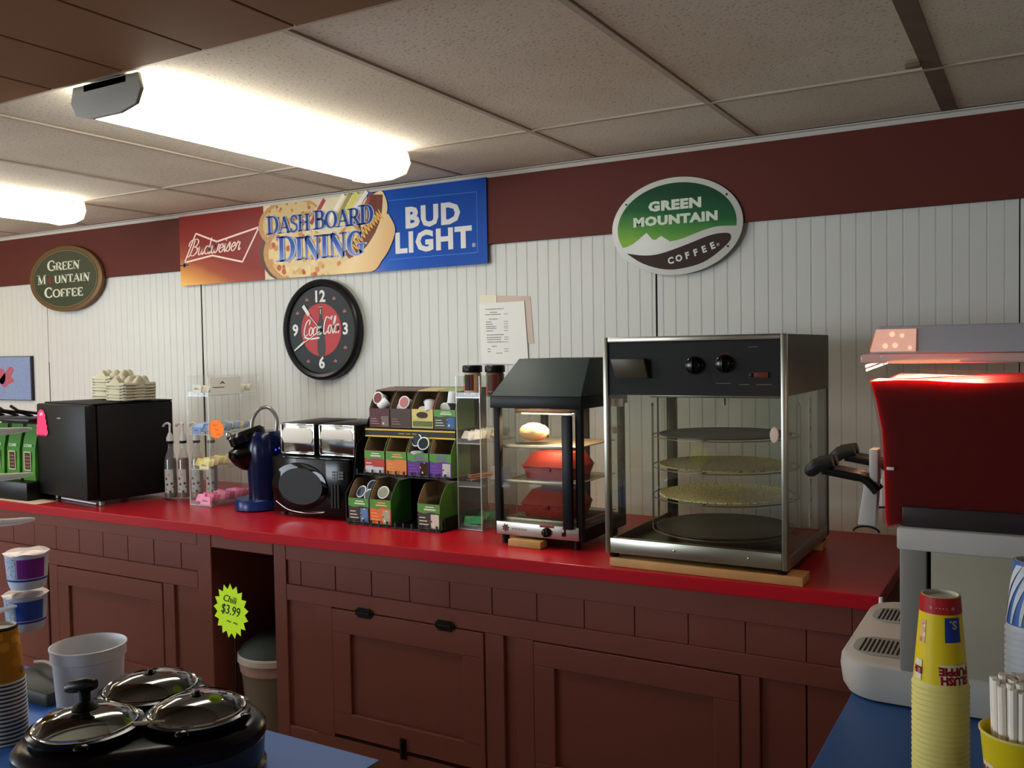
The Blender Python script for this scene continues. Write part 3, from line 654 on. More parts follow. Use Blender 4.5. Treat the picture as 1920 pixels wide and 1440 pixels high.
def star(n, ro, ri, cx=0, cz=0, sx=1, sz=1): return [(cx+(ro if k % 2 == 0 else ri)*cos(pi*k/n+.1)*sx, cz+(ro if k % 2 == 0 else ri)*sin(pi*k/n+.1)*sz) for k in range(2*n)]
ps = thing('price_tag', (-3.7512, -.8196, 1.277), 'hot pink starburst tag with a curled top taped to the fridge door', 'tag', rz=-.13)
tg = []
for k in range(9): tg.append((-.030-.020*k/8-(.006 if k % 2 else 0), .045-.10*k/8))
for k in range(1, 13): tg.append((-.050+.108*k/13, -.055-(.010 if k % 2 else 0)))
for k in range(9): tg.append((.058-.026*k/8+(.006 if k % 2 else 0), -.055+.10*k/8))
tg += [(.02, .056), (.0, .060), (-.018, .056)]
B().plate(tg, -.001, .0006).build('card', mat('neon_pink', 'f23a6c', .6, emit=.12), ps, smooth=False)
B().prism([(-.012, .03), (.02, .034), (.018, .046), (-.008, .045)], 'y', -.003, -.0016).build('tape', mat('tape', 'e6b6c0', .3), ps)

# --- pulp drink carriers on the fridge
m_pulp = mat('pulp', 'a7a48f', .9, var=.06, scale=60, bump=.2)
def carrier_mesh():
    b = bmesh.new(); N = 26; S = .085; grid = []
    for i in range(N+1):
        row = []
        for j in range(N+1):
            x_, y_ = -S+2*S*i/N, -S+2*S*j/N; z_ = .022
            for cx in (-.04, .04):
                for cy in (-.04, .04):
                    d = math.hypot(x_-cx, y_-cy)
                    if d < .033: z_ = min(z_, .006+max(0, (d-.022))*1.3)
            dc = min(abs(x_), abs(y_)); 
            for cx, cy in ((0, 0), (.0, .068), (.0, -.068), (.068, 0), (-.068, 0)):
                d = max(abs(x_-cx), abs(y_-cy)); z_ = max(z_, min(.052, .064-d*1.7)) if d < .026 else z_
            if i in (0, N) or j in (0, N): z_ = .012
            # rounded corners
            rr = math.hypot(max(abs(x_)-.06, 0), max(abs(y_)-.06, 0))
            if rr > .025: k_ = .025/rr; x_ = math.copysign(.06+max(abs(x_)-.06, 0)*k_, x_); y_ = math.copysign(.06+max(abs(y_)-.06, 0)*k_, y_)
            row.append(b.verts.new((x_, y_, z_)))
        grid.append(row)
    for i in range(N):
        for j in range(N): b.faces.new((grid[i][j], grid[i+1][j], grid[i+1][j+1], grid[i][j+1]))
    r = bmesh.ops.extrude_face_region(b, geom=b.faces[:]); vs = [v for v in r['geom'] if isinstance(v, bmesh.types.BMVert)]
    bmesh.ops.translate(b, vec=(0, 0, -.003), verts=vs); bmesh.ops.recalc_face_normals(b, faces=b.faces[:])
    me = bpy.data.meshes.new('carrier'); b.to_mesh(me); b.free(); me.polygons.foreach_set('use_smooth', [True]*len(me.polygons)); me.materials.append(m_pulp); return me
cmesh = carrier_mesh()
def bump_free(me):  # lower trays of a stack nest: their raised peaks sit inside the tray above
    return me
def stack(x_, y_, n, rz, where):
    for k in range(n):
        o_ = bpy.data.objects.new('drink_carrier', cmesh); C.objects.link(o_)
        o_.location = (x_+random.uniform(-.002, .002), y_+random.uniform(-.002, .002), KT+.4555+.0135*k); o_.rotation_euler = (0, 0, rz+random.uniform(-.02, .02))
        tag(o_, ('topmost grey pulp drink carrier of the %s stack on the fridge' if k == n-1 else 'nested grey pulp drink carrier inside the %s stack on the fridge') % where, 'drink carrier', 'pulp carriers in the %s stack' % where if k < n-1 else None)
stack(-3.640, -.50, 8, -.08, 'taller back left')
stack(-3.398, -.60, 6, -.13, 'shorter front right')

# --- loose paper under the fridge edge
tag(B().box(-.22, .2, -.06, .05, 0, .0012).rot(-.03, 'Z').build('price_sheet', mat('cream_sheet', 'bcae92', .8, var=.1, scale=30), loc=(-3.88, -.838, KT-.0005)), 'cream printed sheet lying on the worktop left of the fridge', 'paper')
# --- wire rack with green coffee bags, left of the fridge
rk = thing('coffee_bag_rack', (-4.05, -.80, KT+.001), 'black rack holding green coffee bags, left of the fridge', 'rack')
B().box(-.26, .245, -.07, .16, .001, .085, .004).build('base', m_black, rk)
B().box(-.26, .245, .12, .14, .085, .37, .003).build('back_panel', m_black, rk)
B().box(-.26, .245, -.05, .12, .365, .38, .003).build('top_shelf', m_black, rk)
for k in range(4):
    x_ = -.2+.12*k
    B().tube([(x_, .1, .38), (x_-.01, .05, .40), (x_-.04, -.02, .415), (x_-.07, -.04, .44)], .007, 8).build('arm', m_black, rk)
m_bag = ramp_mat('bag_green', [(0, '2f5a22'), (.5, '4d8a34'), (1, '3a6e2a')], (0, 0, 1), 0, .2, .08, 20, .3)
def bag(x_, lab):
    t = thing('coffee_bag', (x_, -.79, KT+.088), lab, 'coffee bag', 'green coffee bags in the black rack')
    B().rings([[(-.05*sx_, -.03*sy_, 0), (.05*sx_, -.03*sy_, 0), (.05*sx_, .03*sy_, 0), (-.05*sx_, .03*sy_, 0)] if z_ == 0 else
               [(-.05*sx_, -.03*sy_, z_), (.05*sx_, -.03*sy_, z_), (.05*sx_, .03*sy_, z_), (-.05*sx_, .03*sy_, z_)] for z_, sx_, sy_ in ((0, .95, .9), (.03, 1, 1.05), (.15, 1, .95), (.20, .98, .6), (.25, .93, .12), (.265, .92, .06))]).build('pouch', m_bag, t)
    B().plate([(-.028, .05), (.022, .05), (.022, .135), (-.028, .135)], -.0335, .0006).build('label_card', mat('bag_label', '3a2018', .5), t, smooth=False)
    o_ = B(); 
    L_ = [(-.028, .05), (.022, .05), (.022, .135), (-.028, .135), (-.028, .05)]
    for a_, c_ in zip(L_, L_[1:]): o_.ribbon([a_, c_], .004, -.0345)
    o_.build('label_border', mat('bag_cream', 'c9c79a', .5), t, smooth=False)
    script('coee', -.03, .03, .16, .012, -.033, t, mat('bag_white', 'cfe0c0', .5), .3, (.15, .2))
    b_ = B()
    for q_ in range(4): b_.plate([(-.02, .064+.016*q_), (.014, .064+.016*q_), (.014, .069+.016*q_), (-.02, .069+.016*q_)], -.0342, .0004)
    b_.build('print', mat('label_brown', '8a5a40', .5), t, smooth=False)
for k, x_ in enumerate((-4.11, -3.985, -3.862)): bag(x_, ['green coffee bag at the left end of the black rack', 'green coffee bag in the middle of the black rack', 'green coffee bag nearest the fridge in the black rack'][k])
# --- syrup bottles with pumps
def bottle(x_, y_, liquid, lab, rz=0, dark=False):
    t = thing('syrup_bottle', (x_, y_, KT), lab, 'syrup bottle', 'pump bottles of syrup beside the fridge', rz)
    B().lathe([(.028, .002), (.036, .004), (.037, .012), (.037, .175), (.03, .2), (.018, .225), (.014, .25), (.014, .262)], n=28, sx=.74, sy=.74).build('bottle', clear('bottle_glass', (.9, .92, .9), 1.5, 1.2, .12), t)
    B().lathe([(.026, .006), (.033, .008), (.033, .17), (.028, .19)], n=24, sx=.74, sy=.74).build('syrup', mat('syrup_'+liquid, liquid, .2), t)
    ring = [[(.0383*.74*cos(a), .0383*.74*sin(a), z_) for a in [radians(-160+140*q/14) for q in range(15)]] for z_ in (.03, .14)]
    b_ = B(); 
    for q in range(14): b_.quad(ring[0][q], ring[0][q+1], ring[1][q+1], ring[1][q])
    b_.build('paper_label', speckle('label_'+liquid, 'bdbcb4', ['4a4438', '86806e', 'a8a294'], 55, .28), t)
    B().lathe([(.016, .258), (.016, .264), (.0165, .266), (.0165, .27)], n=20).build('collar', m_black, t)
    B().lathe([(.017, .27), (.0165, .285), (.008, .305), (.0045, .31), (.0045, .345)], n=16).tube(smoothp([(.004, 0, .345), (-.012, 0, .352), (-.03, 0, .348), (-.045, 0, .336)], 4), .0055, 8).build('pump', mat('pump_white', 'd4d2cc', .3), t)
bottle(-3.237, -.522, '3a3430', 'clear syrup bottle with white pump right beside the fridge')
bottle(-3.187, -.490, '6a2c1c', 'amber syrup bottle with white pump, second from the fridge')
bottle(-3.140, -.452, 'a09070', 'pale syrup bottle with pump seen through the left side of the packet tower')
bottle(-3.072, -.425, '8a8270', 'pale syrup bottle with dark collar seen behind the orange star')

# --- acrylic packet towers
def tower(name, loc, lab, W_, D_, H_, shelves, open_top=.0):
    t = thing(name, loc, lab, 'display tower')
    th = .003
    B().box(0, th, 0, D_, 0, H_).build('side_panel', m_acr, t, smooth=False)
    B().box(W_-th, W_, 0, D_, 0, H_).build('side_panel', m_acr, t, smooth=False)
    B().box(th, W_-th, D_-th, D_, 0, H_-.1).build('back_panel', m_acr, t, smooth=False)
    for z_ in shelves:
        B().box(th, W_-th, .001, D_-th, z_, z_+th).build('shelf', m_acr, t, smooth=False)
        B().box(th, W_-th, 0, .0025, z_-.002, z_+.02).build('shelf_lip', m_acr, t, smooth=False)
    e = B()
    for x_ in (0, W_-.003):
        for y_ in (-.001, D_-.002): e.box(x_, x_+.003, y_, y_+.003, 0, H_)
    for z_ in shelves: e.box(0, W_, -.0015, .0005, z_, z_+.003)
    e.build('edges', m_acre, t, smooth=False)
    return t
tw1 = (-3.008, -.61, KT)
t1 = tower('packet_tower', tw1, 'clear acrylic packet tower between the syrup bottles and the coffee brewer', .135, .30, .575, (.002, .16, .315, .485))
tw2 = (-1.612, -.56, KT)
t2 = tower('packet_tower', tw2, 'clear acrylic tower with stirrers, left of the small food warmer', .105, .26, .57, (.002, .16, .32, .49))
def packets(n, base, W_, D_, col, lab, name, grp, z_=0, sz=(.028, .018), cols=None):
    for k in range(n):
        o_ = B().box(-sz[0], sz[0], -sz[1], sz[1], 0, .006, .0025, 2).build(name, mat('pk_'+(cols[k % len(cols)] if cols else col), cols[k % len(cols)] if cols else col, .6, var=.15, scale=60))
        row = k % 2; t_ = (k//2)/max(1, n/2-1)
        o_.location = (base[0]+(.040 if row else W_-.040)+random.uniform(-.004, .004), base[1]+.03+t_*(D_-.07)+random.uniform(-.004, .004), base[2]+.024+z_+random.uniform(0, .008))
        o_.rotation_euler = (random.uniform(.75, 1.25), random.uniform(-.15, .15), random.uniform(-.3, .3))
        tag(o_, lab, 'packet', grp)
def P1(z_): return (tw1[0], tw1[1], tw1[2]+z_)
def P2(z_): return (tw2[0], tw2[1], tw2[2]+z_)
packets(22, P1(.485), .135, .3, 'c9c7b4', 'white sugar packet piled on the top shelf of the left acrylic tower', 'sugar_packet', 'white packets on top of the left tower', cols=['c9c7b4', 'bdb9a0'])
packets(20, P1(.315), .135, .3, '7d95bc', 'blue or cream sweetener packet on the upper shelf of the left acrylic tower', 'sweetener_packet', 'blue and cream packets in the left tower', cols=['6d8ab4', '8ca2c4', 'b9ac86', '5d7cac'])
packets(20, P1(.16), .135, .3, 'd9cf84', 'yellow sweetener packet on the middle shelf of the left acrylic tower', 'sweetener_packet', 'yellow packets in the left tower', cols=['d6cc82', 'bfae5c', 'c8a898'])
packets(18, P1(.002), .135, .3, 'e07898', 'pink sweetener packet on the bottom shelf of the left acrylic tower', 'sweetener_packet', 'pink packets in the left tower', cols=['d96a90', 'e68cab', 'c85a80'])
packets(12, P2(.32), .105, .26, 'cfc9bb', 'white creamer packet on the upper shelf of the right acrylic tower', 'creamer_packet', 'white packets in the right tower', cols=['cfc9bb', 'b9b2a2'])
packets(6, P2(.002), .105, .26, '3f8a54', 'green tea packet on the bottom of the right acrylic tower', 'tea_packet', 'green packets in the right tower', cols=['2f7a4c', '4c9460'])
for k in range(14):
    o_ = B().box(-.055, .055, -.0025, .0025, 0, .0012).build('stirrer', mat('stirrer_wood', 'c59a7c', .6))
    o_.location = (tw2[0]+.052+random.uniform(-.004, .004), tw2[1]+.08+random.uniform(-.01, .01), tw2[2]+.17+.0014*k); o_.rotation_euler = (0, random.uniform(-.05, .05), 1.25+random.uniform(-.2, .2))
    o_.location.z += .012
    tag(o_, 'wooden stirrer on the middle shelf of the right acrylic tower', 'stirrer', 'stirrers in the right tower')
tag(B().box(0, .06, 0, .05, 0, .05, .002).build('tea_box', m_white, loc=(tw2[0]+.036, tw2[1]+.17, tw2[2]+.166)), 'small white box on the middle shelf of the right acrylic tower', 'box')
# shelf cards on the left tower
for nm, px_, pz_, w_, h_, cc, lab in (('shelf_label', .04, .50, .055, .035, 'cfcfc4', 'white label on the top shelf of the left acrylic tower'), ('shelf_label', .035, .32, .05, .028, '6f8ec0', 'blue label beside the orange star on the acrylic tower'),
        ('shelf_label', .07, .165, .06, .034, 'd8cf94', 'yellow label on the middle shelf of the left acrylic tower'), ('shelf_label', .07, .008, .062, .036, 'e79ab4', 'pink label at the bottom of the left acrylic tower')):
    t = thing(nm, (tw1[0]+px_, tw1[1]-.003, tw1[2]+pz_), lab, 'label')
    B().box(0, w_, -.001, 0, 0, h_).build('card', mat('card_'+cc, cc, .6), t, smooth=False)
    b_ = B().box(w_*.2, w_*.75, -.0014, -.001, h_*.42, h_*.5).box(w_*.25, w_*.6, -.0014, -.001, h_*.56, h_*.62); b_.build('print', mat('label_ink', '5a5648', .7), t, smooth=False)
t = thing('price_tag', (-2.835, -.605, 1.253), 'orange starburst tag on the front of the left acrylic tower', 'tag')
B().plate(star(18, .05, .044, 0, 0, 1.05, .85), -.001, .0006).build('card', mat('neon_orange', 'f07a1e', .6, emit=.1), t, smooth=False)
b_ = B()
for q_ in range(3): b_.ribbon([(-.02+.012*q_, .016-.02*q_), (-.012+.012*q_, .02-.02*q_), (-.004+.012*q_, .014-.02*q_), (.006+.01*q_, .02-.02*q_)], .0022, -.0018)
b_.build('handwriting', mat('orange_ink', 'b04a10', .7), t, smooth=False)
t = thing('shelf_sign', (-2.8715, -.50, KT+.49), 'white printed card on the side of the left acrylic tower, top shelf', 'sign')
B().box(0, .0008, -.10, .075, 0, .075).build('card', m_paper, t, smooth=False)
b_ = B().prism([(-.05, .045), (-.03, .06), (-.012, .044), (-.03, .05)], 'x', .0008, .0011); b_.build('print', mat('label_ink', '5a5648', .7), t, smooth=False)
B().box(.0008, .0011, -.085, -.02, .03, .034).build('print', mat('label_ink', '5a5648', .7), t, smooth=False)
# jars on the right tower
def jar(x_, lab, c1, c2):
    t = thing('powder_jar', (x_, -.47, KT+.494), lab, 'jar', 'black lidded jars on the right acrylic tower')
    B().lathe([(.03, 0), (.034, .003), (.034, .08), (.031, .088)], n=28).build('jar', mat('jar_'+c1, c1, .35), t)
    for k, (a0, a1, z0_, z1_, cc) in enumerate(((-115, -70, .02, .08, c2), (-68, -50, .02, .08, '6a2018'), (-150, -118, .045, .075, '6d9450'), (-150, -118, .01, .04, 'a8452c'), (-110, -70, .004, .014, '2a211a'))):
        b_ = B(); N = 6; r_ = .0345
        A1 = [(r_*cos(radians(a0+(a1-a0)*q/N)), r_*sin(radians(a0+(a1-a0)*q/N))) for q in range(N+1)]
        for q in range(N): b_.quad((*A1[q], z0_), (*A1[q+1], z0_), (*A1[q+1], z1_), (*A1[q], z1_))
        b_.build('label_patch', mat('jl_'+cc, cc, .5, var=.3, scale=90), t)
    B().lathe([(.037, .088), (.038, .09), (.038, .11), (.035, .114), (.02, .115)], n=28).build('lid', m_black, t)
jar(-1.595, 'black lidded jar with a dark panel label, left one on the right acrylic tower', 'bfae8e', '2a1a1c')
jar(-1.495, 'black lidded brown cocoa jar, right one on the right acrylic tower', '6e4c3e', '4a3028')

# --- single cup coffee brewer
kb = thing('coffee_brewer', (-2.655, -.545, KT), 'dark blue single-cup coffee brewer with a grey loop handle, left of the microwave', 'coffee maker', rz=-.95)
m_navy = mat('navy_gloss', '0d1230', .18); m_navyb = mat('navy_blue', '16285a', .25)
B().lathe([(.090, 0), (.098, .004), (.098, .04), (.092, .048), (.05, .05)], n=36).build('base', m_navyb, kb)
B().rings([[(x_*s_, y_*s_+.035, z_) for x_, y_ in ell(0, 0, .078, .074, n=28)] for z_, s_ in ((.048, 1), (.1, 1), (.2, 1.05), (.26, 1.1), (.32, .95), (.335, .8))]).build('column', m_navy, kb)
B().rings([[(x_*s_-0, y_*s_-.03+o_, z_) for x_, y_ in ell(0, 0, .07, .075, n=28)] for z_, s_, o_ in ((.17, .45, 0), (.19, .8, -.005), (.225, 1.05, -.012), (.25, 1.05, -.01), (.275, .7, .0))]).build('brew_head', m_blackgloss, kb)
B().rings([[(x_*s_, y_*s_-.035+(z_-.3)*-.3, z_+y_*.35*s_) for x_, y_ in ell(0, 0, .062, .075, n=28)] for z_, s_ in ((.285, .8), (.295, 1), (.325, 1), (.34, .8))]).build('lid', m_blackgloss, kb)
B().tube(smoothp([(.03, -.015, .325), (.03, -.01, .385), (.03, .02, .43), (.03, .06, .435), (.03, .09, .395), (.03, .088, .34), (.03, .07, .30)], 5), .008, 10).build('handle', mat('handle_grey', '8d8c8a', .25, .6), kb)
B().box(-.012, .012, -.125, -.105, .30, .335, .003).build('lid_tab', m_chrome, kb)
B().sphere((.045, .098, .262), .006, n=8).build('indicator', mat('blue_led', '3030ff', .4, emit=6), kb)
B().sphere((.062, .088, .258), .004, n=8).build('indicator', mat('blue_led', '3030ff', .4), kb)

# --- microwave
mw = thing('microwave', (-2.292, -.42, KT), 'black microwave with a rounded oval window, under the napkin dispensers', 'microwave')
B().box(-.205, .205, -.17, .2, .012, .245, .008).build('body', m_black, mw)
B().prism([(-.205, -.172), (.205, -.172), (.205, -.198), (.1, -.212), (-.06, -.212), (-.205, -.196)], 'z', .014, .243, .006).build('door', m_blackgloss, mw)
B().prism(ell(-.040, .128, .150, .096, n=48), 'y', -.2165, -.208, .003).build('window_bezel', mat('bezel_gloss', '020202', .05), mw)
B().prism(ell(-.032, .128, .118, .074, n=48), 'y', -.2185, -.216).build('window_screen', mat('screen_grey', '1e2022', .5), mw)
b_ = B()
for r_ in range(3):
    for q_ in range(4): b_.box(.122+.014*q_, .133+.014*q_, -.2095, -.206, .165+.012*r_, .173+.012*r_)
b_.rot(.06, 'Z', (.13, -.2, 0)).move((.01, -.0015, 0)); b_.build('keypad', mat('key_grey', '5b5e62', .5), mw, smooth=False)
b_ = B()
for q_ in range(3): b_.box(.124+.016*q_, .134+.016*q_, -.2115, -.204, .05, .145, .001, 1)
b_.build('buttons', mat('button_black', '1b1c1f', .3), mw)
B().tube(smoothp([(-.17, -.213, .06), (-.1, -.217, .03), (0, -.218, .022), (.09, -.215, .03)], 5), .0022, 6).build('trim', m_chrome, mw)
for x_ in (-.18, .18):
    for y_ in (-.15, .17): B().cyl((x_, y_, 0), (x_, y_, .014), .012).build('foot', m_black, mw)
# --- napkin dispensers
def napkins(x_, lab, fill):
    t = thing('napkin_dispenser', (x_, -.47, KT+.246), lab, 'napkin dispenser', 'napkin dispensers on the microwave')
    B().prism([(-.1, 0), (.17, 0), (.19, .03), (.19, .12), (.15, .135), (-.105, .132)], 'x', -.096, .096, .004).build('body', m_black, t)
    B().box(-.092, .092, -.112, -.104, .004, .13, .003).build('face_plate', mat('face_chrome', '9c9c98', .12, 1), t)
    fr_ = B()
    for xx_ in (-.092, .086): fr_.box(xx_, xx_+.006, -.116, -.111, .004, .13, .0015)
    for zz_ in (.004, .125): fr_.box(-.092, .092, -.116, -.111, zz_, zz_+.006, .0015)
    fr_.build('face_frame', m_chrome, t)
    P = [(px, pz) for px, pz in [(-.075, .05+fill*.1), (-.085, .07), (-.082, .098), (-.07, .112), (.07, .112), (.082, .098), (.085, .07), (.075, .05+fill*.1)]]
    B().prism(P, 'y', -.117, -.1125, .002).build('window', mat('napkin_paper', 'd2d0c6', .7), t)
napkins(-2.382, 'left chrome-faced napkin dispenser on the microwave, with a tall white window', 0)
napkins(-2.172, 'right chrome-faced napkin dispenser on the microwave, next to the pod rack', .22)

# --- three tier coffee pod rack
pr = thing('pod_rack', (-1.86, -.48, KT), 'black three-tier rack of single-serve coffee pod boxes', 'rack')
for x_ in (-.215, .235):
    B().prism([(-.17, 0), (.16, 0), (.16, .48), (.12, .50), (-.02, .40), (-.06, .33), (-.1, .30), (-.12, .17), (-.17, .12)] if x_ < 0 else [(-.15, 0), (.16, 0), (.16, .05), (-.15, .05)], 'x', x_-.002, x_+.002).build('side_panel', m_blackmatte, pr, smooth=False)
B().box(-.213, .233, .145, .157, .0, .52).build('back_panel', m_blackmatte, pr, smooth=False)
TI = [(-.165, .012), (-.105, .196), (-.045, .372)]     # front y and floor z of each tier
for (y_, z_) in TI:
    B().box(-.213, .233, y_-.01, .144, z_-.012, z_-.006, .001, 1).build('shelf', m_black, pr, smooth=False)
for (y_, z_) in TI[:2]:
    b_ = B()
    for q_ in range(12): b_.box(-.205+.038*q_, -.197+.038*q_, y_-.012, y_-.009, z_-.012, z_+.012)
    b_.build('front_clips', m_black, pr, smooth=False)
B().box(-.193, .235, -.07, -.062, .330, .366, .001).build('banner_strip', mat('strip_black', '17140c', .4), pr, smooth=False)
m_yel = mat('strip_yellow', 'd8b62a', .4)
B().box(-.193, .235, -.0708, -.07, .358, .3635).box(-.193, .235, -.0708, -.07, .332, .3375).build('yellow_lines', m_yel, pr, smooth=False)
b_ = B()
for q_, w_ in ((-.03, .03), (.008, .02), (.036, .022)): b_.box(q_, q_+w_, -.0708, -.07, .345, .350)
b_.build('strip_print', mat('strip_ochre', '8a7224', .5), pr, smooth=False)
def podbox(x_, y_, z_, c_top, c_l, c_r, lab, front_h=.095, W_=.1, side='3f6e2c', lidded=False, line=None):
    t = thing('pod_box', (x_, y_, z_), lab, 'pod box', 'open boxes of coffee pods in the three-tier rack')
    D_ = .13; H_ = front_h; Hb = H_+.07; th = .0015
    B().box(0, W_, 0, D_, .001, .003).build('bottom', m_kraft, t, smooth=False)
    B().box(th, W_-th, D_-th, D_, .003, Hb).build('back', m_kraft, t, smooth=False)
    sd = mat('side_'+side, side, .4, var=.25, scale=25)
    P = smoothp([(0, H_), (.015, H_+.03), (.04, H_+.06), (.06, Hb)], 4)+[(D_, Hb), (D_, .003), (0, .003)]
    for xx_ in (0, W_-th):
        B().prism(P, 'x', xx_, xx_+th).build('side', sd if xx_ else m_kraft, t, smooth=False)
    B().prism([(p_[0], p_[1]) for p_ in P], 'x', W_-th-.0006, W_-th-.0001).build('liner', m_kraft, t, smooth=False)
    B().box(.0, W_, -.0005, .001, .003, H_).build('front', mat('front_'+c_l, c_l, .4), t, smooth=False)
    if c_top: B().plate(smoothp([(0, H_*.68), (W_*.3, H_*.62), (W_*.6, H_*.68), (W_, H_*.64)], 3)+[(W_, H_-.0005), (0, H_-.0005)], -.0006).build('green_top', mat('front_'+c_top, c_top, .4, var=.3, scale=50), t, smooth=False)
    if c_r: B().plate([(W_*.6, .006), (W_*.96, .006), (W_*.96, H_*.6), (W_*.6, H_*.6)], -.0012).build('picture', speckle('pic_'+c_r, c_r, ['d8d4c8', '5a4032', c_r], 90, .3), t, smooth=False)
    b_ = B(); wh = mat('box_print_'+(line or 'cfd6c0'), line or 'cfd6c0', .5)
    if c_top: b_.plate([(W_*.35, H_*.86), (W_*.75, H_*.86), (W_*.75, H_*.9), (W_*.35, H_*.9)], -.0013, .0002); b_.plate([(W_*.3, H_*.75), (W_*.82, H_*.75), (W_*.82, H_*.81), (W_*.3, H_*.81)], -.0013, .0002)
    for q_ in range(3): b_.plate([(W_*.08, H_*(.18+.13*q_)), (W_*(.5-.07*q_), H_*(.18+.13*q_)), (W_*(.5-.07*q_), H_*(.215+.13*q_)), (W_*.08, H_*(.215+.13*q_))], -.0014, .0002)
    b_.build('print', wh, t, smooth=False)
    if lidded: B().hexa([(0, .04, Hb-.003), (W_, .04, Hb-.003), (W_, D_+.01, Hb+.006), (0, D_+.01, Hb+.006), (0, .04, Hb), (W_, .04, Hb), (W_, D_+.01, Hb+.009), (0, D_+.01, Hb+.009)]).build('top_flap', sd if lidded is True else mat('flap_'+lidded, lidded, .5), t, smooth=False)
    return t
px0 = -1.86; py0 = -.48
def T(k): return py0+TI[k][0], KT+TI[k][1]-.005
G = '4f8a34'
y_, z_ = T(0)
podbox(-2.066, y_, z_, G, '3a2420', '5a7ea8', 'pod box with a dark brown front, left end of the bottom tier')
podbox(-1.960, y_, z_, G, 'd8692a', 'a8a088', 'pod box with an orange front panel on the bottom tier', side='2c6a30', line='f0a070')
podbox(-1.735, y_, z_, G, '3a2a22', 'c8c0b0', 'pod box standing alone at the right end of the bottom tier')
y_, z_ = T(1)
podbox(-2.030, y_, z_, G, 'a8382c', None, 'pod box with a red and white front, left end of the middle tier', .09, .098, line='d0d0d0')
podbox(-1.925, y_, z_, G, 'd07a34', None, 'pod box with an orange leaf picture on the middle tier', .09, .098, line='e09a5a')
podbox(-1.822, y_, z_, G, '5a2a84', '3a2018', 'pod box with purple front holding several pods on the middle tier', .09, .098, line='7a4aa4')
podbox(-1.719, y_, z_, G, '5c2c86', 'b8b8b0', 'empty pod box with purple front, right end of the middle tier', .09, .098, line='7a4aa4')
y_, z_ = T(2)
podbox(-2.050, y_, z_, None, '4a1c1c', '7a6a64', 'dark red pod box with a cup picture, left end of the top tier', .075, .1, side='3a2018', lidded='6a5248', line='b08080')
podbox(-1.946, y_, z_, None, '3f2a1c', None, 'plain brown pod box on the top tier', .075, .1, side='4a3424', lidded='5e4c42', line='8a7458')
podbox(-1.842, y_, z_, None, 'c8b86a', None, 'cream pod box with a dark oval on the top tier', .075, .1, side='8a2420', lidded='a89a68', line='b8a860')
podbox(-1.738, y_, z_, G, '3a3a30', '4a6aa0', 'green fronted pod box, right end of the top tier', .075, .1, side='4f7434', lidded='8a9458')
b_ = B().plate(ell(-1.792-px0, 0, .026, .012, n=20), 0); 
o_ = b_.build('oval_print', mat('oval_dark', '33241a', .5), pr, smooth=False, loc=(0, TI[2][0]-.0025, TI[2][1]+.048))
B().box(-1.836-px0, -1.746-px0, TI[2][0]-.0022, TI[2][0]-.0016, TI[2][1]+.004, TI[2][1]+.024).build('band_print', mat('olive_band', '5e6e3a', .5), pr, smooth=False)
B().box(-2.026-px0, -1.936-px0, TI[1][0]-.0022, TI[1][0]-.0016, TI[1][1]+.0, TI[1][1]+.022).build('band_print', mat('white_band', 'b8c0c4', .5), pr, smooth=False)
# pods
def pod(x_, y_, z_, rx, ry, col, lab):
    t = thing('coffee_pod', (x_, y_, z_), lab, 'coffee pod', 'coffee pods lying in the rack boxes'); t.rotation_euler = (rx, ry, 0)
    B().lathe([(.017, -.042), (.0185, -.04), (.0225, -.002), (.0255, -.001), (.0255, 0), (.0235, .0008)], n=22).build('cup', mat('pod_white', 'c6ccd0', .4), t)
    B().lathe([(.021, .0009), (.0205, .0014), (.001, .0014)], n=20).build('foil_lid', mat('pod_'+col, col, .35, var=.2, scale=60), t)
yb, zb = T(0); ym, zm = T(1); yt, zt = T(2)
for x_, y_, z_, rx, ry, c_, lab in (
    (-2.03, yb+.035, zb+.115, 1.0, -.3, '2a3448', 'dark lidded pod, leftmost in the bottom tier'),
    (-1.995, yb+.062, zb+.135, 1.1, .2, '2a3448', 'dark lidded pod standing highest in the bottom left box'),
    (-1.985, yb+.028, zb+.105, 1.1, -.1, '3a4a5a', 'dark lidded pod in front in the bottom left box'),
    (-1.922, yb+.035, zb+.118, 1.1, .2, '8a8a78', 'pale lidded pod in the orange bottom box'),
    (-1.80, ym+.03, zm+.135, 1.25, -.35, '1c2a30', 'dark lidded pod, left of the cluster in the purple middle box'),
    (-1.765, ym+.065, zm+.155, 1.1, .1, '1c2a30', 'dark lidded pod at the top of the cluster in the purple middle box'),
    (-1.755, ym+.012, zm+.125, 1.25, .35, '1c2a30', 'dark lidded pod, right of the cluster in the purple middle box'),
    (-1.79, ym+.02, zm+.09, .1, .1, 'b8bcc0', 'white pod sitting upright low in the purple middle box'),
    (-2.022, yt+.02, zt+.115, 1.35, -.2, '6a3a34', 'brown lidded pod in the dark red top box'),
    (-1.985, yt+.035, zt+.10, -.6, .7, 'b8bcc0', 'white pod lying upside down in the dark red top box'),
    (-1.885, yt+.01, zt+.10, 1.35, .15, 'a86a6a', 'rose lidded pod in the brown top box'),
    (-1.915, yt+.04, zt+.075, 1.2, .9, 'b8bcc0', 'white pod lying low in the brown top box'),
    (-1.775, yt+.03, zt+.10, -.5, -.3, '8a9a8a', 'grey green pod in the cream top box'),
    (-1.80, yt+.03, zt+.07, .3, .5, 'c8c4a0', 'cream pod low in the cream top box'),
    (-1.672, yt+.035, zt+.10, pi, .05, 'b8bcc0', 'white pod standing upside down in the green top box'),
    (-1.705, yt+.03, zt+.075, 1.8, .6, 'c8c4b0', 'white pod lying low in the green top box')):
    pod(x_, y_, z_, rx, ry, c_, lab)

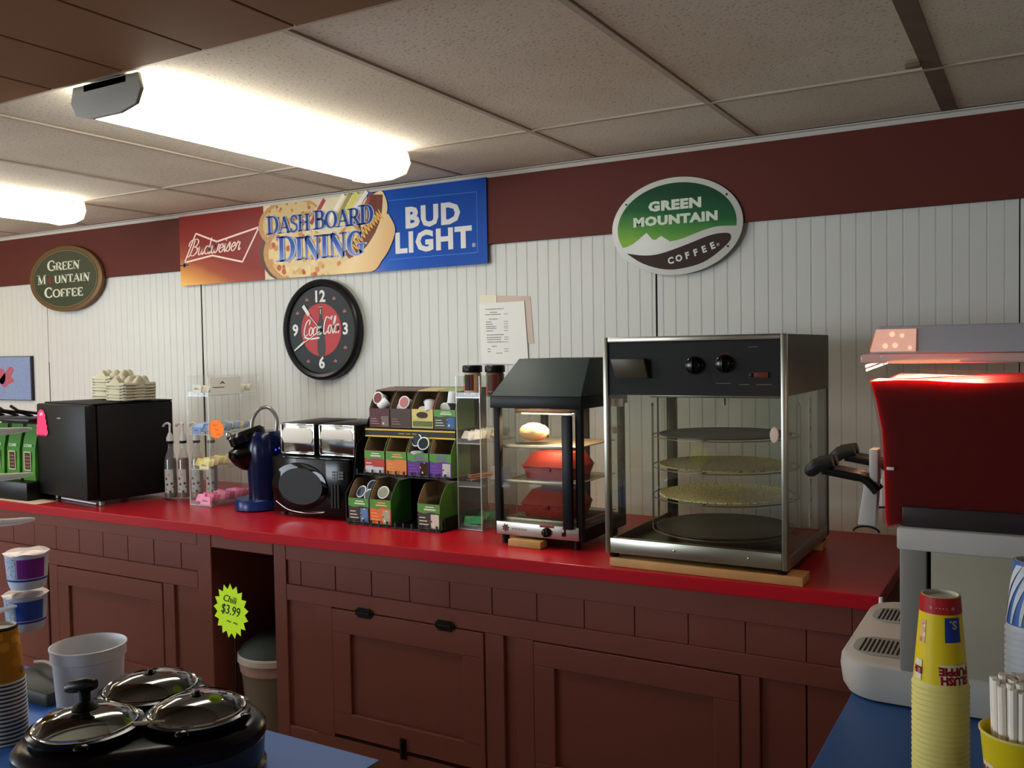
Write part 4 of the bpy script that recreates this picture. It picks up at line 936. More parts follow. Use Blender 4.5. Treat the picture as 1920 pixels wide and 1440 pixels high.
# ================================================================== FOOD WARMERS
# --- small hooded warmer
sw = thing('food_warmer', (-1.365, -.70, KT), 'small black hooded food warmer with red clamshell boxes inside', 'food warmer')
WW, WD = .335, .36
m_hood = mat('hood_black', '3a4441', .5, var=.1, scale=10)
m_warm = clear('warm_glass', (.94, .94, .92), 1.45, .8)
for x_ in (.0, WW-.024):
    for y_ in (0, WD-.022): B().box(x_, x_+.024, y_, y_+.022, .03, .468, .003).build('post', m_blackmatte, sw)
B().box(.008, WW-.012, -.006, .02, .032, .077, .002).build('control_panel', mat('panel_steel', 'a9a49c', .35, .9), sw)
B().box(0, WW, .02, WD, .025, .070, .003).build('base', m_blackmatte, sw)
B().hexa([(-.006, -.012, .466), (WW+.006, -.012, .466), (WW+.006, WD+.01, .466), (-.006, WD+.01, .466), (-.006, -.012, .506), (WW+.006, -.012, .506), (WW+.006, WD+.01, .506), (-.006, WD+.01, .506)], .002).build('hood_band', mat('hood_band', '111514', .4), sw)
B().hexa([(-.005, -.010, .5065), (WW+.005, -.010, .5065), (WW+.005, WD+.008, .5065), (-.005, WD+.008, .5065), (.062, .075, .632), (WW-.002, .075, .632), (WW-.002, WD+.008, .632), (.062, WD+.008, .632)], .003).build('hood', m_hood, sw)
B().box(.024, WW-.024, .004, .007, .08, .464).build('door_glass', m_warm, sw, smooth=False)
for x_ in (.004, WW-.008): B().box(x_, x_+.003, .022, WD-.022, .08, .464).build('side_glass', m_warm, sw, smooth=False)
B().box(WW-.064, WW-.028, -.022, -.004, .07, .445, .005).build('door_handle', mat('handle_black', '0c0f16', .4), sw)
for x_ in (.17,): B().box(x_, x_+.028, WD-.02, WD-.01, .08, .46).build('rear_bar', m_blackmatte, sw)
m_sh = mat('shelf_tan', '8f8a76', .35, .7)
for z_ in (.335, .215, .085):
    o_ = B()
    for q_ in range(14): o_.cyl((.03, .03+.0225*q_, z_), (WW-.03, .03+.0225*q_, z_), .0014, n=6)
    for x_ in (.03, WW-.03): o_.cyl((x_, .02, z_), (x_, WD-.03, z_), .002, n=6)
    r_ = o_.build('wire_rack', m_sh, sw); r_['kind'] = 'stuff'
    B().box(.026, WW-.026, .018, .026, z_-.008, z_+.004, .001).build('shelf_front', m_sh, sw)
B().box(.06, WW-.06, .04, .12, .447, .464, .003).build('lamp_housing', mat('lamp_copper', 'a87850', .4, .5), sw)
B().box(.08, WW-.08, .055, .105, .443, .4465).build('heat_lamp', mat('heat_lamp', 'ffd9a0', .4, emit=26), sw, smooth=False)
l_ = area('warmer_lamp', (-1.365+WW/2, -.70+.09, KT+.44), (0, 0, 0), .2, .06, 3.2, (1, .74, .48)); l_.parent = None
for x_, y_ in ((.03, .02), (WW-.03, .02), (.03, WD-.04), (WW-.03, WD-.04)): B().lathe([(.012, 0), (.014, .03)], (x_, y_, 0), 16).build('foot', m_black, sw)
B().lathe([(.016, -.006), (.0155, -.016), (.012, -.024), (.002, -.025)], (.205, 0, .053), 20, axis='y').box(.202, .208, -.028, -.024, .04, .066, .001).build('knob', m_black, sw)
B().box(.178, .232, -.0068, -.006, .068, .076).build('warning_label', mat('label_red', '8a2a20', .5), sw, smooth=False)
B().box(.262, .274, -.011, -.006, .045, .071, .001).build('switch', m_black, sw)
B().box(.264, .272, -.0125, -.011, .058, .069, .001).build('switch_light', mat('switch_amber', 'c8a890', .4), sw)
B().plate(star(7, .016, .009, .045, .056), -.0062).build('emblem', mat('emblem_brown', '5a3a30', .5), sw, smooth=False)
o_ = B()
for q_ in range(5): o_.plate([(.07+.012*q_, .050), (.079+.012*q_, .050), (.079+.012*q_, .058), (.07+.012*q_, .058)], -.0062, .0002)
o_.build('faint_print', mat('faint_steel', '8f8a84', .5), sw, smooth=False)
tag(B().box(0, .125, 0, .05, 0, .024, .002).build('wood_block', m_pine, loc=(-1.295, -.735, KT)), 'short pine block wedged under the front of the small food warmer', 'block')
m_rb = mat('red_card', '7c221a', .5, var=.25, scale=60); m_rbw = mat('red_card_light', '943a2c', .45, var=.4, scale=50)
def clamshell(x_, y_, z_, lab):
    t = thing('food_box', (x_, y_, z_), lab, 'food box', 'red clamshell boxes in the small warmer')
    a, d = .095, .085
    B().hexa([(-a+.012, -d+.012, 0), (a-.012, -d+.012, 0), (a-.012, d-.012, 0), (-a+.012, d-.012, 0), (-a, -d, .042), (a, -d, .042), (a, d, .042), (-a, d, .042)], .002).build('tray', m_rbw, t)
    B().hexa([(-a-.004, -d-.004, .043), (a+.004, -d-.004, .043), (a+.004, d, .043), (-a-.004, d, .043), (-a+.025, -d+.03, .092), (a-.025, -d+.03, .092), (a-.025, d-.02, .092), (-a+.025, d-.02, .092)], .002).build('lid', m_rb, t)
    B().box(-.012, .012, -d-.0035, -d+.004, .030, .048, .001).build('lock_tab', m_rb, t)
z2, z1 = KT+.2195, KT+.0895
clamshell(-1.18, -.575, z2, 'red clamshell food box at the front of the middle warmer shelf')
clamshell(-1.188, -.575, z1, 'red clamshell food box at the front of the bottom warmer shelf')
o_ = B().sphere((0, 0, .035), .05, 1.1, .8, .62, 12); 
for v in o_.bm.verts: v.co += Vector((random.uniform(-.002, .002), random.uniform(-.002, .002), random.uniform(-.002, .002)))
tag(o_.build('wrapped_sandwich', mat('foil_wrap', 'e0c898', .3, .2, var=.3, scale=40), loc=(-1.262, -.60, KT+.342)), 'shiny wrapped sandwich glowing on the top warmer shelf', 'sandwich')
# --- big pizza warmer
hw = thing('pizza_warmer', (-.885, -.84, KT+.027), 'large stainless pizza display warmer with glass sides and a black control panel', 'food warmer')
HW, HD, HH = .548, .56, .668
m_fr = mat('frame_steel', 'a8a698', .3, 1, var=.06, scale=10)
fr = B()
for x_ in (0, HW-.016):
    fr.box(x_, x_+.016, -.004, .02, .012, HH, .003)
fr.box(.016, HW-.016, -.004, .02, HH-.016, HH, .003)
fr.build('front_frame', m_fr, hw)
B().box(.016, HW-.016, -.003, .02, .014, .060, .002).build('bottom_rail', m_fr, hw)
for x_ in (.22, .44): B().lathe([(.004, -.0032), (.003, -.006), (.001, -.0065)], (x_, 0, .038), 10, axis='y').build('rivet', m_steel, hw)
B().box(.017, HW-.017, .002, .018, .495, HH-.017).build('control_panel', mat('panel_black', '131413', .6, spec=.25), hw, smooth=False)
B().box(.0, .004, .021, HD, .495, HH-.002).build('side_panel', m_steeld, hw, smooth=False)
B().box(HW-.004, HW, .021, HD, .495, HH-.002).build('side_panel', mat('side_steel', '5f5a4c', .5, .6, var=.1, scale=12), hw, smooth=False)
B().box(.004, HW-.004, .021, HD, HH-.004, HH-.001).build('top_panel', m_steeld, hw, smooth=False)
B().box(.004, HW-.004, HD-.004, HD, .495, HH-.004).build('rear_panel', m_steeld, hw, smooth=False)
B().box(.004, HW-.004, .02, HD-.004, .500, .506).build('ceiling_panel', m_steeld, hw, smooth=False)
for x_ in (0, HW-.030): B().box(x_, x_+.030, HD-.03, HD, .012, .495, .002).build('rear_post', mat('post_steel', '3c3f39', .5, .4), hw)
for x_ in (0, HW-.006): B().box(x_, x_+.006, .021, HD-.03, .012, .05, .001).build('side_rail', m_steeld, hw)
B().box(.006, HW-.006, .021, HD-.02, .012, .022).build('floor_tray', mat('floor_tray', '4a4c3e', .3, .8), hw, smooth=False)
B().box(.016, HW-.016, .004, .007, .060, .495).build('front_glass', m_glass, hw, smooth=False)
for x_ in (.001, HW-.004): B().box(x_, x_+.003, .021, HD-.03, .05, .495).build('side_glass', m_glass, hw, smooth=False)
B().box(.018, HW-.018, HD-.008, HD-.005, .022, .495).build('rear_glass', m_glass, hw, smooth=False)
st = B().box(.518, .522, .395, .43, .06, .47)
st.build('shelf_standard', mat('standard_grey', 'b4b6a4', .5, .4), hw, smooth=False)
o_ = B()
for q_ in range(7): o_.box(.522, .5226, .405, .419, .085+.056*q_, .1+.056*q_)
o_.build('standard_slots', m_dark, hw, smooth=False)['kind'] = 'stuff'
# panel fittings
B().hexa([(.045, -.012, .545), (.148, -.012, .545), (.148, .001, .545), (.045, .001, .545), (.033, -.022, .603), (.139, -.022, .603), (.139, .001, .603), (.033, .001, .603)], .001).build('sign_holder', mat('holder_brown', '4a443a', .4, .5), hw)
for x_, z_ in ((.287, .582), (.375, .586)):
    B().lathe([(.026, .0015), (.026, -.003), (.022, -.006), (.021, -.016), (.016, -.018), (.001, -.018)], (x_, 0, z_), 28, axis='y').box(x_-.003, x_+.003, -.026, -.017, z_-.02, z_+.02, .001).build('dial', mat('dial_black', '050505', .15), hw)
b_ = B(); P = ell(.375, .586, .029, .029, -20, 120, n=20); b_.ribbon(P, .0025, .0013); b_.build('dial_marks', mat('dial_red', '5a2020', .6), hw, smooth=False)
B().box(.445, .498, -.003, .002, .546, .562, .001).build('rocker_switch', mat('rocker_rust', '5c2a20', .35), hw)
B().box(.445, .458, -.0045, -.003, .548, .560, .001).build('rocker_tip', m_black, hw)
for x_, z_, w_ in ((.37, .530, .045), (.43, .527, .03), (.485, .527, .045), (.455, .632, .028)):
    B().plate([(x_-w_/2, z_-.0012), (x_+w_/2, z_-.0012), (x_+w_/2, z_+.0018), (x_-w_/2, z_+.0018)], .0018, .0004).build('faint_print', mat('print_grey', '4c4c48', .6), hw, smooth=False)
B().lathe([(.001, -.006), (.011, -.005), (.012, .003)], (.513, 0, .388), 20, 1, 1.9, axis='y').build('latch_button', mat('latch_white', 'b0aca6', .4), hw)
B().box(.012, .050, .03, .0305, .458, .482).build('sticker', mat('sticker_pink', 'b8aaa4', .6), hw, smooth=False)
B().box(.012, .028, .03, .0305, .375, .395).build('sticker', mat('sticker_pink', 'b8aaa4', .6), hw, smooth=False)
B().box(.1, .5, .12, .16, .482, .4995, .003).build('lamp_housing', m_steel, hw)
for x_, y_ in ((.02, .02), (HW-.02, .02), (.02, HD-.03), (HW-.02, HD-.03)): B().lathe([(.014, .0), (.017, .012), (.012, .0145)], (x_, y_, 0), 16).build('foot', m_black, hw)
# wire carousel inside
cx, cy_ = .285, .285
cr = B()
ws = []
for a in (200, 20):
    ca, sa = cos(radians(a)), sin(radians(a)); rr = .225
    for da in (-.045, .045):
        px, py = cx+rr*ca-da*sa, cy_+rr*sa+da*ca
        cr.tube([(px, py, .075), (px, py, .45)], .002, 6)
    cr.tube(smoothp([(cx+rr*ca*.99+.045*sa, cy_+rr*sa-.045*ca, .45), (cx+rr*ca, cy_+rr*sa, .458), (cx+rr*ca-.045*sa, cy_+rr*sa+.045*ca, .45)], 4), .002, 6)
for z_ in (.362, .266, .172, .068):
    cr.tube([(cx+.226*cos(2*pi*k/40), cy_+.226*sin(2*pi*k/40), z_-.006) for k in range(40)], .0018, 6, True)
    cr.tube([(cx-.226, cy_, z_-.006), (cx+.226, cy_, z_-.006)], .0018, 6); cr.tube([(cx, cy_-.226, z_-.006), (cx, cy_+.226, z_-.006)], .0018, 6)
cr.cyl((cx, cy_, .022), (cx, cy_, .068), .006, n=10).cyl((cx, cy_, .45), (cx, cy_, .5), .005, n=10)
cr.build('carousel', mat('wire_grey', '7d7a66', .35, .8), hw)
m_scr = speckle('pizza_screen', 'e0daa4', ['6a6848', '5c5a3e'], 150, .32, .3)
def pan(z_, r_, m_, lab, flat=True):
    t = B()
    t.lathe([(.001, 0), (r_-.004, 0), (r_, .002), (r_, .0045), (r_-.003, .005), (r_-.006, .003), (.001, .003)], n=64)
    return tag(t.build('pizza_pan', m_, loc=(-.885+cx, -.84+cy_, KT+.027+z_)), lab, 'pizza pan', 'round pans in the big warmer')
pan(.362-.0035, .205, mat('pan_dark', '4a4c44', .4, .7, var=.2, scale=30), 'dark round pizza pan on the highest carousel level')
pan(.266-.0035, .205, speckle('screen_brown', 'b0a468', ['4c4530', '3c3a2e'], 120, .3, .3), 'shiny brass toned pizza screen on the second carousel level')
pan(.172-.0035, .205, m_scr, 'bright mesh pizza screen on the third carousel level')
pan(.068-.0035, .215, mat('pan_olive', '4c4a3c', .35, .6, var=.2, scale=30), 'dull dark pizza pan on the lowest carousel level')
tag(B().box(0, .575, 0, .09, 0, .026, .002).build('wood_board', m_pine, loc=(-.872, -.842, KT)), 'pine board under the front feet of the large pizza warmer', 'board')
tag(B().box(0, .53, 0, .06, 0, .026, .002).build('wood_board', m_pine, loc=(-.872, -.36, KT)), 'pine board under the rear feet of the large pizza warmer', 'board')

# ================================================================== RIGHT PENINSULA AND FROZEN DRINK MACHINE
m_cabp = mat('maroon_paint', '5e2a22')
pc = thing('base_cabinet', (.0, -1.6, 0), 'maroon base cabinet under the right blue worktop', 'cabinet')
B().box(-.03, 1.5, -.82, .62, .08, .808, .003).box(-.0, 1.5, -.78, .6, 0, .08).build('body', m_cab, pc, smooth=False)
tag(B().box(-.072, 1.55, -2.45, -.945, .810, .850, .003).build('worktop', mat('blue_laminate_shaded', '2c5590', .35, var=.04, scale=5), smooth=False), 'blue laminate worktop carrying the drink machine at the right', 'worktop')  # same blue laminate in a darker copy, shade put into the colour
BT = .8505
sm = thing('frozen_drink_machine', (.2, -1.2, BT), 'white frozen drink machine with a bowl of red slush and black tap handles', 'drink machine')
def S(x, y, z): return (x-.2, y+1.2, z-BT)
m_mw = mat('machine_white', 'b5b2ab', .35); m_mb = mat('machine_beige', '9d9783', .5, var=.08, scale=8)
def sbox(x0, x1, y0, y1, z0, z1, bev=0): return B().box(x0-.2, x1-.2, y0+1.2, y1+1.2, z0-BT, z1-BT, bev)
sbox(.026, .075, -1.452, -.95, .905, 1.17, .004).build('front_column', mat('column_grey', '85827a', .45), sm)
sbox(.075, .082, -1.442, -.96, .88, 1.168).build('seam', m_dark, sm, smooth=False)
sbox(.082, .56, -1.450, -.952, .875, 1.168, .003).build('side_panel', m_mb, sm)
sbox(.022, .57, -1.462, -.94, 1.168, 1.212, .005).build('top_deck', m_mw, sm)
o_ = B()
for q_ in range(9): o_.box(.24-.2, .30-.2, -1.4512+1.2, -1.450+1.2, .9+.014*q_-BT, .906+.014*q_-BT)
o_.build('vents', m_dark, sm, smooth=False)['kind'] = 'stuff'
# drip tray with rounded left corners
def rrect(x0, x1, y0, y1, rl, n=10):
    P = [(x1, y0), (x1, y1)]
    P += [(x0+rl+rl*cos(radians(90+90*k/n)), y1-rl+rl*sin(radians(90+90*k/n))) for k in range(n+1)]
    P += [(x0+rl+rl*cos(radians(180+90*k/n)), y0+rl+rl*sin(radians(180+90*k/n))) for k in range(n+1)]
    return P
rings = []
for z_, k_ in ((.853, .012), (.87, .004), (.905, 0), (.925, .002), (.931, .008)):
    rings.append([(x-.2, y+1.2, z_-BT) for x, y in rrect(-.098+k_, .56-k_, -1.455+k_, -.945-k_, .075)])
B().rings(rings).build('drip_tray', m_mw, sm)
for yc in (-1.33, -1.08):
    B().prism([(x-.2, y+1.2) for x, y in rrect(-.078, .022, yc-.07, yc+.055, .045)], 'z', .9312-BT, .9335-BT, .001).build('drip_grid', mat('grid_grey', '8f8f88', .4), sm)
    for q_ in range(9):
        B().box(-.062-.2+.009*q_, -.058-.2+.009*q_, yc-.055+1.2, yc+.035+1.2, .9336-BT, .9342-BT).build('grid_slot', m_dark, sm, smooth=False)
m_slush = bpy.data.materials.new('red_slush'); m_slush.use_nodes = True; b_ = m_slush.node_tree.nodes['Principled BSDF']
b_.inputs['Base Color'].default_value = (.12, .0008, .0015, 1); b_.inputs['Roughness'].default_value = .65; b_.inputs['Specular IOR Level'].default_value = .15
b_.inputs['Subsurface Weight'].default_value = 1; b_.inputs['Subsurface Radius'].default_value = (1, .05, .04); b_.inputs['Subsurface Scale'].default_value = .09
m_bowl = clear('bowl_acrylic', (.96, .94, .93), 1.35, .6, .0)
m_lidc = clear('lid_acrylic', (.92, .92, .9), 1.45, 1, .45, (.72, .68, .62))
m_amber = mat('lamp_amber', 'ffb070', .5, emit=.9)
for bi, (y0, y1) in enumerate(((-1.447, -1.215), (-1.195, -.955))):
    prof = [(.03, 1.214), (-.002, 1.205), (-.006, 1.22), (-.008, 1.33), (-.012, 1.40), (-.022, 1.46), (-.034, 1.51), (-.038, 1.532), (.53, 1.532), (.53, 1.214)]
    def off(k): return [(x+k if x < .03 else (x-k if x > .5 else x), z) for x, z in prof]
    # transparent shell (open box walls)
    B().prism([(x-.2, z-BT) for x, z in prof], 'y', y0+1.2, y1+1.2).build('bowl', m_bowl, sm, smooth=False)
    li = [(.03, 1.217), (.002, 1.209), (-.001, 1.225), (-.003, 1.33), (-.007, 1.40), (-.017, 1.455), (-.0275, 1.500), (.52, 1.500), (.52, 1.217)]
    # slightly uneven slush surface
    b_ = B().prism([(x-.2, z-BT) for x, z in li], 'y', y0+1.204, y1+1.196)
    bmesh.ops.subdivide_edges(b_.bm, edges=[e for e in b_.bm.edges if e.calc_length() > .2], cuts=10, use_grid_fill=True)
    for v in b_.bm.verts:
        if v.co.z > 1.499-BT: v.co.z -= .006*(.5+.5*sin(v.co.x*23+v.co.y*17))
    b_.build('slush', m_slush, sm)
    sbox(.0305, .528, y0-.0015, y1+.0015, 1.2125, 1.252, .002).build('bowl_base', mat('smoke_base', '2e2426', .3), sm)
    # lid: clear flange and translucent cover
    sbox(-.046, .54, y0-.006, y1+.006, 1.533, 1.551, .004).build('lid_flange', m_lidc, sm)
    B().hexa([S(-.03, y0+.004, 1.552), S(.53, y0+.004, 1.552), S(.53, y1-.004, 1.552), S(-.03, y1-.004, 1.552), S(-.016, y0+.016, 1.606), S(.52, y0+.016, 1.606), S(.52, y1-.016, 1.606), S(-.016, y1-.016, 1.606)], .003).build('lid_cover', mat('cover_white', 'a9a4a6', .35), sm)
    # illuminated front corner of the cover
    B().hexa([S(-.028, y0+.0005, 1.556), S(.055, y0+.0005, 1.556), S(.055, y0+.004, 1.556), S(-.028, y0+.004, 1.556), S(-.018, y0+.011, 1.600), S(.055, y0+.011, 1.600), S(.055, y0+.016, 1.600), S(-.018, y0+.016, 1.600)]).build('lit_window', mat('lit_pink', 'e8b09a', .4, emit=.55), sm)
    for q_, (ux, uz, ur) in enumerate(((.0, 1.567, .005), (.018, 1.568, .005), (.03, 1.587, .004), (.012, 1.59, .005), (.045, 1.563, .0035))):
        B().plate(ell(ux-.2, uz-BT, ur, ur, n=16), y0+1.2+(uz-1.556)*.24-.0008).build('bubble', mat('lit_peach', 'ffd2b0', .4, emit=.75), sm, smooth=False)
    B().hexa([S(-.0325, y0+.02, 1.558), S(-.0305, y0+.02, 1.558), S(-.0305, y1-.02, 1.558), S(-.0325, y1-.02, 1.558), S(-.0205, y0+.02, 1.6), S(-.0185, y0+.02, 1.6), S(-.0185, y1-.02, 1.6), S(-.0205, y1-.02, 1.6)]).build('front_sign', mat('lit_orange', 'e06a38', .4, emit=.6), sm)
    sbox(.0, .12, y0+.05, y1-.05, 1.5335, 1.536).build('lamp', m_amber, sm, smooth=False)
    l_ = area('bowl_lamp', (.06, (y0+y1)/2, 1.531), (0, 0, 0), .2, .14, 6.0, (1, .6, .4))
    # tap
    yc = (y0+y1)/2
    sbox(-.046, -.028, yc-.02, yc+.02, 1.282, 1.352, .004).build('valve', m_mw, sm)
    B().hexa([S(-.070, yc-.018, 1.19), S(-.034, yc-.018, 1.186), S(-.034, yc+.018, 1.186), S(-.070, yc+.018, 1.19), S(-.056, yc-.018, 1.283), S(-.028, yc-.018, 1.283), S(-.028, yc+.018, 1.283), S(-.056, yc+.018, 1.283)], .004).build('spout', m_mw, sm)
    B().tube([S(-.078+.021*k/4, yc-.02, 1.182+.008*sin(pi*k/8)) if 0 else S(-.052+.026*cos(pi-pi*k/8), yc-.019, 1.176+.012*sin(pi*k/8)) for k in range(9)], .0022, 6).build('rubber_ring', m_black, sm)
    for s_ in (-.017, .017): B().tube(smoothp([S(-.03, yc+s_, 1.262), S(-.055, yc+s_, 1.288), S(-.09, yc+s_, 1.296), S(-.14, yc+s_, 1.304)], 4), [.010]*6+[.011]*7, 10).build('handle_arm', m_black, sm)
    B().tube([S(-.118, yc-.021, 1.322), S(-.15, yc-.023, 1.313), S(-.166, yc-.023, 1.299), S(-.172, yc-.021, 1.294)], [.013, .016, .014, .008], 14).tube([S(-.118, yc+.021, 1.322), S(-.15, yc+.021, 1.313), S(-.166, yc+.021, 1.299)], [.013, .016, .012], 14).tube([S(-.148, yc-.025, 1.313), S(-.148, yc+.025, 1.313)], .014, 14).build('handle_grip', mat('grip_black', '1d1f1d', .45), sm)
sbox(.002, .016, -1.4495, -1.4475, 1.322, 1.328, .001).build('chrome_tab', m_white, sm)
tag(B().lathe([(.006, .0), (.006, .90), (.005, .922)], n=12).build('stand_in_pole', ramp_mat('pole_stripes', [(0, '9a2c38'), (.2, 'dfe4ea'), (.45, 'dfe4ea'), (.46, '8a4a58'), (.7, '8a4a58'), (.71, 'dfe4ea'), (1, 'dfe4ea')], (0, 0, 1), .82, .93), loc=(-.088, -.905, .002)), 'thin white and red striped pole standing in for a pale strip in the gap between the red worktop and the drink machine', 'pole')  # made-up pole in place of the light strip showing through the gap

# --- inverted paper cup stacks
def wrap(o_, rf, z0, th0):
    """bend a flat lettering mesh (local xz plane) round a cone"""
    for v in o_.data.vertices:
        u, z, d = v.co.x, z0+v.co.y, v.co.z
        r_ = rf(z)+.0013+abs(d)*.2; a = th0+u/r_
        v.co = (r_*cos(a), r_*sin(a), z)
def patch(rf, a0, a1, z0, z1, eps, n=10, sc=None):
    b_ = B(); zs = [z0+(z1-z0)*k/4 for k in range(5)]
    for k in range(n):
        A0, A1 = radians(a0+(a1-a0)*k/n), radians(a0+(a1-a0)*(k+1)/n)
        for q in range(4):
            r0, r1 = rf(zs[q])+eps, rf(zs[q+1])+eps
            b_.quad((r0*cos(A0), r0*sin(A0), zs[q]), (r0*cos(A1), r0*sin(A1), zs[q]), (r1*cos(A1), r1*sin(A1), zs[q+1]), (r1*cos(A0), r1*sin(A0), zs[q+1]))
    return b_
def inv_cup(H, rt, rb, m_body, m_rim):
    """one paper cup standing on its rim, closed end up"""
    wall = [(rb+.0015, .0004), (rb+.0020, .0025), (rb+.0006, .0042), (rb+.0004-.001*(rb-rt)/.012, .012), (rt, H), (rt-.0012, H), (rt-.0018, H-.006), (.001, H-.006)]
    return B().lathe(wall, n=40, cap=(False, False)), wall
def cup_stack(x, y, n, pitch, H, rt, rb, body, rim, top_extra, grp, lab_top, lab_low, lean=0, lip=.0095):
    mb = mat('cup_'+body, body, .4); mr = mat('rim_'+rim, rim, .45)
    b_, _w = inv_cup(H, rt, rb, mb, mr)
    me = None; root = None
    for k in range(n):
        z_ = BT+pitch*k; last = k == n-1
        if me is None:
            o_ = b_.build('paper_cup', mb); me = o_.data; me.materials.append(mr)
            for p in me.polygons:
                if p.center.z < lip: p.material_index = 1
        else: o_ = bpy.data.objects.new('paper_cup', me); C.objects.link(o_)
        dx = lean*k
        if last:
            root = thing('paper_cup', (x+dx, y, z_), lab_top, 'paper cup')
            root['group'] = grp
            o_.name = 'cup_body'; o_.parent = root
            top_extra(root)
        else:
            o_.location = (x+dx, y, z_); tag(o_, lab_low, 'paper cup', grp)
    return root
m_cupw = mat('cup_inside', 'cfcbbf', .6)
def bottom_disc(root, H, rt):
    B().lathe([(rt-.0012, H+.0001), (rt-.0022, H+.0004), (rt-.003, H-.005), (.001, H-.0055)], n=40, cap=(False, False)).build('base_rim', m_cupw, root)
def yellow_top(root):
    H, rt, rb = .146, .0285, .0405; rf = lambda z: rb+.0004+(rt-rb)*(z-.0035)/(H-.0035)
    bottom_disc(root, H, rt)
    patch(rf, -180, 180, H-.026, H-.0004, .0003, 40).build('red_band', mat('cup_red', 'ae2026', .4), root)
    m_lr = mat('cup_letter', 'b0203c', .5); m_wb = mat('cup_white', 'dfd8b8', .5)
    th = radians(-52)
    patch(rf, -86, -20, .013, .044, .0009).build('white_panel', m_wb, root)
    for body, zz in (('SLUSH', .0205), ('PUPPIE', .0345)):
        o_ = text(body, .0165, root, m_lr, (0, 0, 0), (0, 0, 0), bold=.0009, name='lettering')
        for v in o_.data.vertices: v.co.x *= -1; v.co.y *= -1
        wrap(o_, rf, zz, th)
    patch(rf, -150, -128, .014, .046, .0009).build('white_panel', m_wb, root)
    o_ = text('SLUSH', .014, root, m_lr, (0, 0, 0), (0, 0, 0), bold=.0008)
    for v in o_.data.vertices: v.co.x *= -.45; v.co.y *= -1
    wrap(o_, rf, .03, radians(-139))
    # soft-serve style blob and blue patch, without the character
    patch(rf, -142, -124, .072, .108, .0003).build('cream_print', speckle('cream_swirl', 'e0b088', ['f0e0c0', 'c08060'], 90, .3), root)
    patch(rf, -74, -30, .078, .116, .0003).build('blue_print', mat('cup_blue', '243c94', .5), root)
    o_ = text('S.', .018, root, m_wb, (0, 0, 0), (0, 0, 0), bold=.0006)
    for v in o_.data.vertices: v.co.x *= -1; v.co.y *= -1
    wrap(o_, rf, .106, radians(-52))
    o_ = text('★ • • • •  ★', .008, root, m_wb, (0, 0, 0), (0, 0, 0))
    wrap(o_, rf, H-.016, radians(-80))
cup_stack(.130, -1.80, 22, .0085, .146, .0285, .0405, 'e2c81e', 'ddd07a', yellow_top, 'yellow paper cups stacked upside down', 'topmost yellow paper cup with a red band, upside down on its stack', 'nested yellow paper cup in the tall upside down stack')
def blue_top(root):
    H, rt, rb = .11, .027, .038; rf = lambda z: rb+.0004+(rt-rb)*(z-.0035)/(H-.0035)
    bottom_disc(root, H, rt)
    for q_ in range(9):
        b_ = B(); zs = [.014+(H-.02)*k/8 for k in range(9)]
        for k in range(8):
            A = [radians(-190+24*q_+.9*(k+e)**2) for e in (0, 1)]; W = [radians(2.5+1.1*(k+e)) for e in (0, 1)]; Z = [zs[k], zs[k+1]]; Rr = [rf(z)+.0009 for z in Z]
            b_.quad((Rr[0]*cos(A[0]-W[0]), Rr[0]*sin(A[0]-W[0]), Z[0]), (Rr[0]*cos(A[0]+W[0]), Rr[0]*sin(A[0]+W[0]), Z[0]), (Rr[1]*cos(A[1]+W[1]), Rr[1]*sin(A[1]+W[1]), Z[1]), (Rr[1]*cos(A[1]-W[1]), Rr[1]*sin(A[1]-W[1]), Z[1]))
        b_.build('white_ray', mat('ray_white', 'c8ccd2', .5), root)
cup_stack(.258, -1.775, 30, .0095, .11, .027, .038, '3a66a8', 'c4c6ca', blue_top, 'blue and white paper cups stacked upside down', 'topmost blue cup with white rays, upside down at the right edge', 'nested cup in the blue and white stack at the right edge')
# straws in an upright cup
sc_ = thing('straw_cup', (.243, -1.925, BT), 'upright yellow paper cup holding wrapped straws, bottom right corner', 'cup')
H_, r0_, r1_ = .172, .034, .0505; rf2 = lambda z: r0_+(r1_-r0_)*z/H_
B().lathe([(r0_, 0), (r1_, H_-.002), (r1_+.0018, H_), (r1_, H_+.002), (r1_-.001, H_), (r0_-.001, .004), (.001, .004)], n=44, cap=(True, False)).build('cup_body', mat('cup_e2c81e', 'e2c81e', .4), sc_)
B().tube([((r1_+.0005)*cos(2*pi*k/44), (r1_+.0005)*sin(2*pi*k/44), H_) for k in range(44)], .0018, 6, True).build('rolled_rim', mat('rim_d8cb78', 'd8cb78'), sc_)
for a0, wd in ((-150, 34), (-75, 40)):
    patch(rf2, a0-wd/2, a0+wd/2, .085, .130, .0004).build('white_panel', mat('cup_white', 'dfd8b8', .5), sc_)
    for body, zz in (('SLUSH', .117), ('PUPPIE', .100)):
        o_ = text(body, .0165, sc_, mat('cup_letter', 'b0203c'), (0, 0, 0), (0, 0, 0), bold=.0009)
        wrap(o_, rf2, zz, radians(a0))
sme = None; k = 0
for i in range(-3, 4):
    for j in range(-3, 4):
        if i*i+j*j > 10.5: continue
        dx, dy = i*.0098+(j % 2)*.003, j*.0098
        if sme is None:
            o_ = B().cyl((0, 0, 0), (0, 0, .232), .0053, n=8).build('straw', mat('straw_wrap', 'ece4d8', .6, var=.1, scale=50)); sme = o_.data
        else: o_ = bpy.data.objects.new('straw', sme); C.objects.link(o_)
        o_.location = (.243+dx*.92, -1.925+dy*.92, BT+.006+random.uniform(0, .012)); o_.rotation_euler = (-dy*.9, dx*.9, 0)
        tag(o_, 'paper wrapped straw standing in the upright yellow cup', 'straw', 'wrapped straws in the yellow cup')
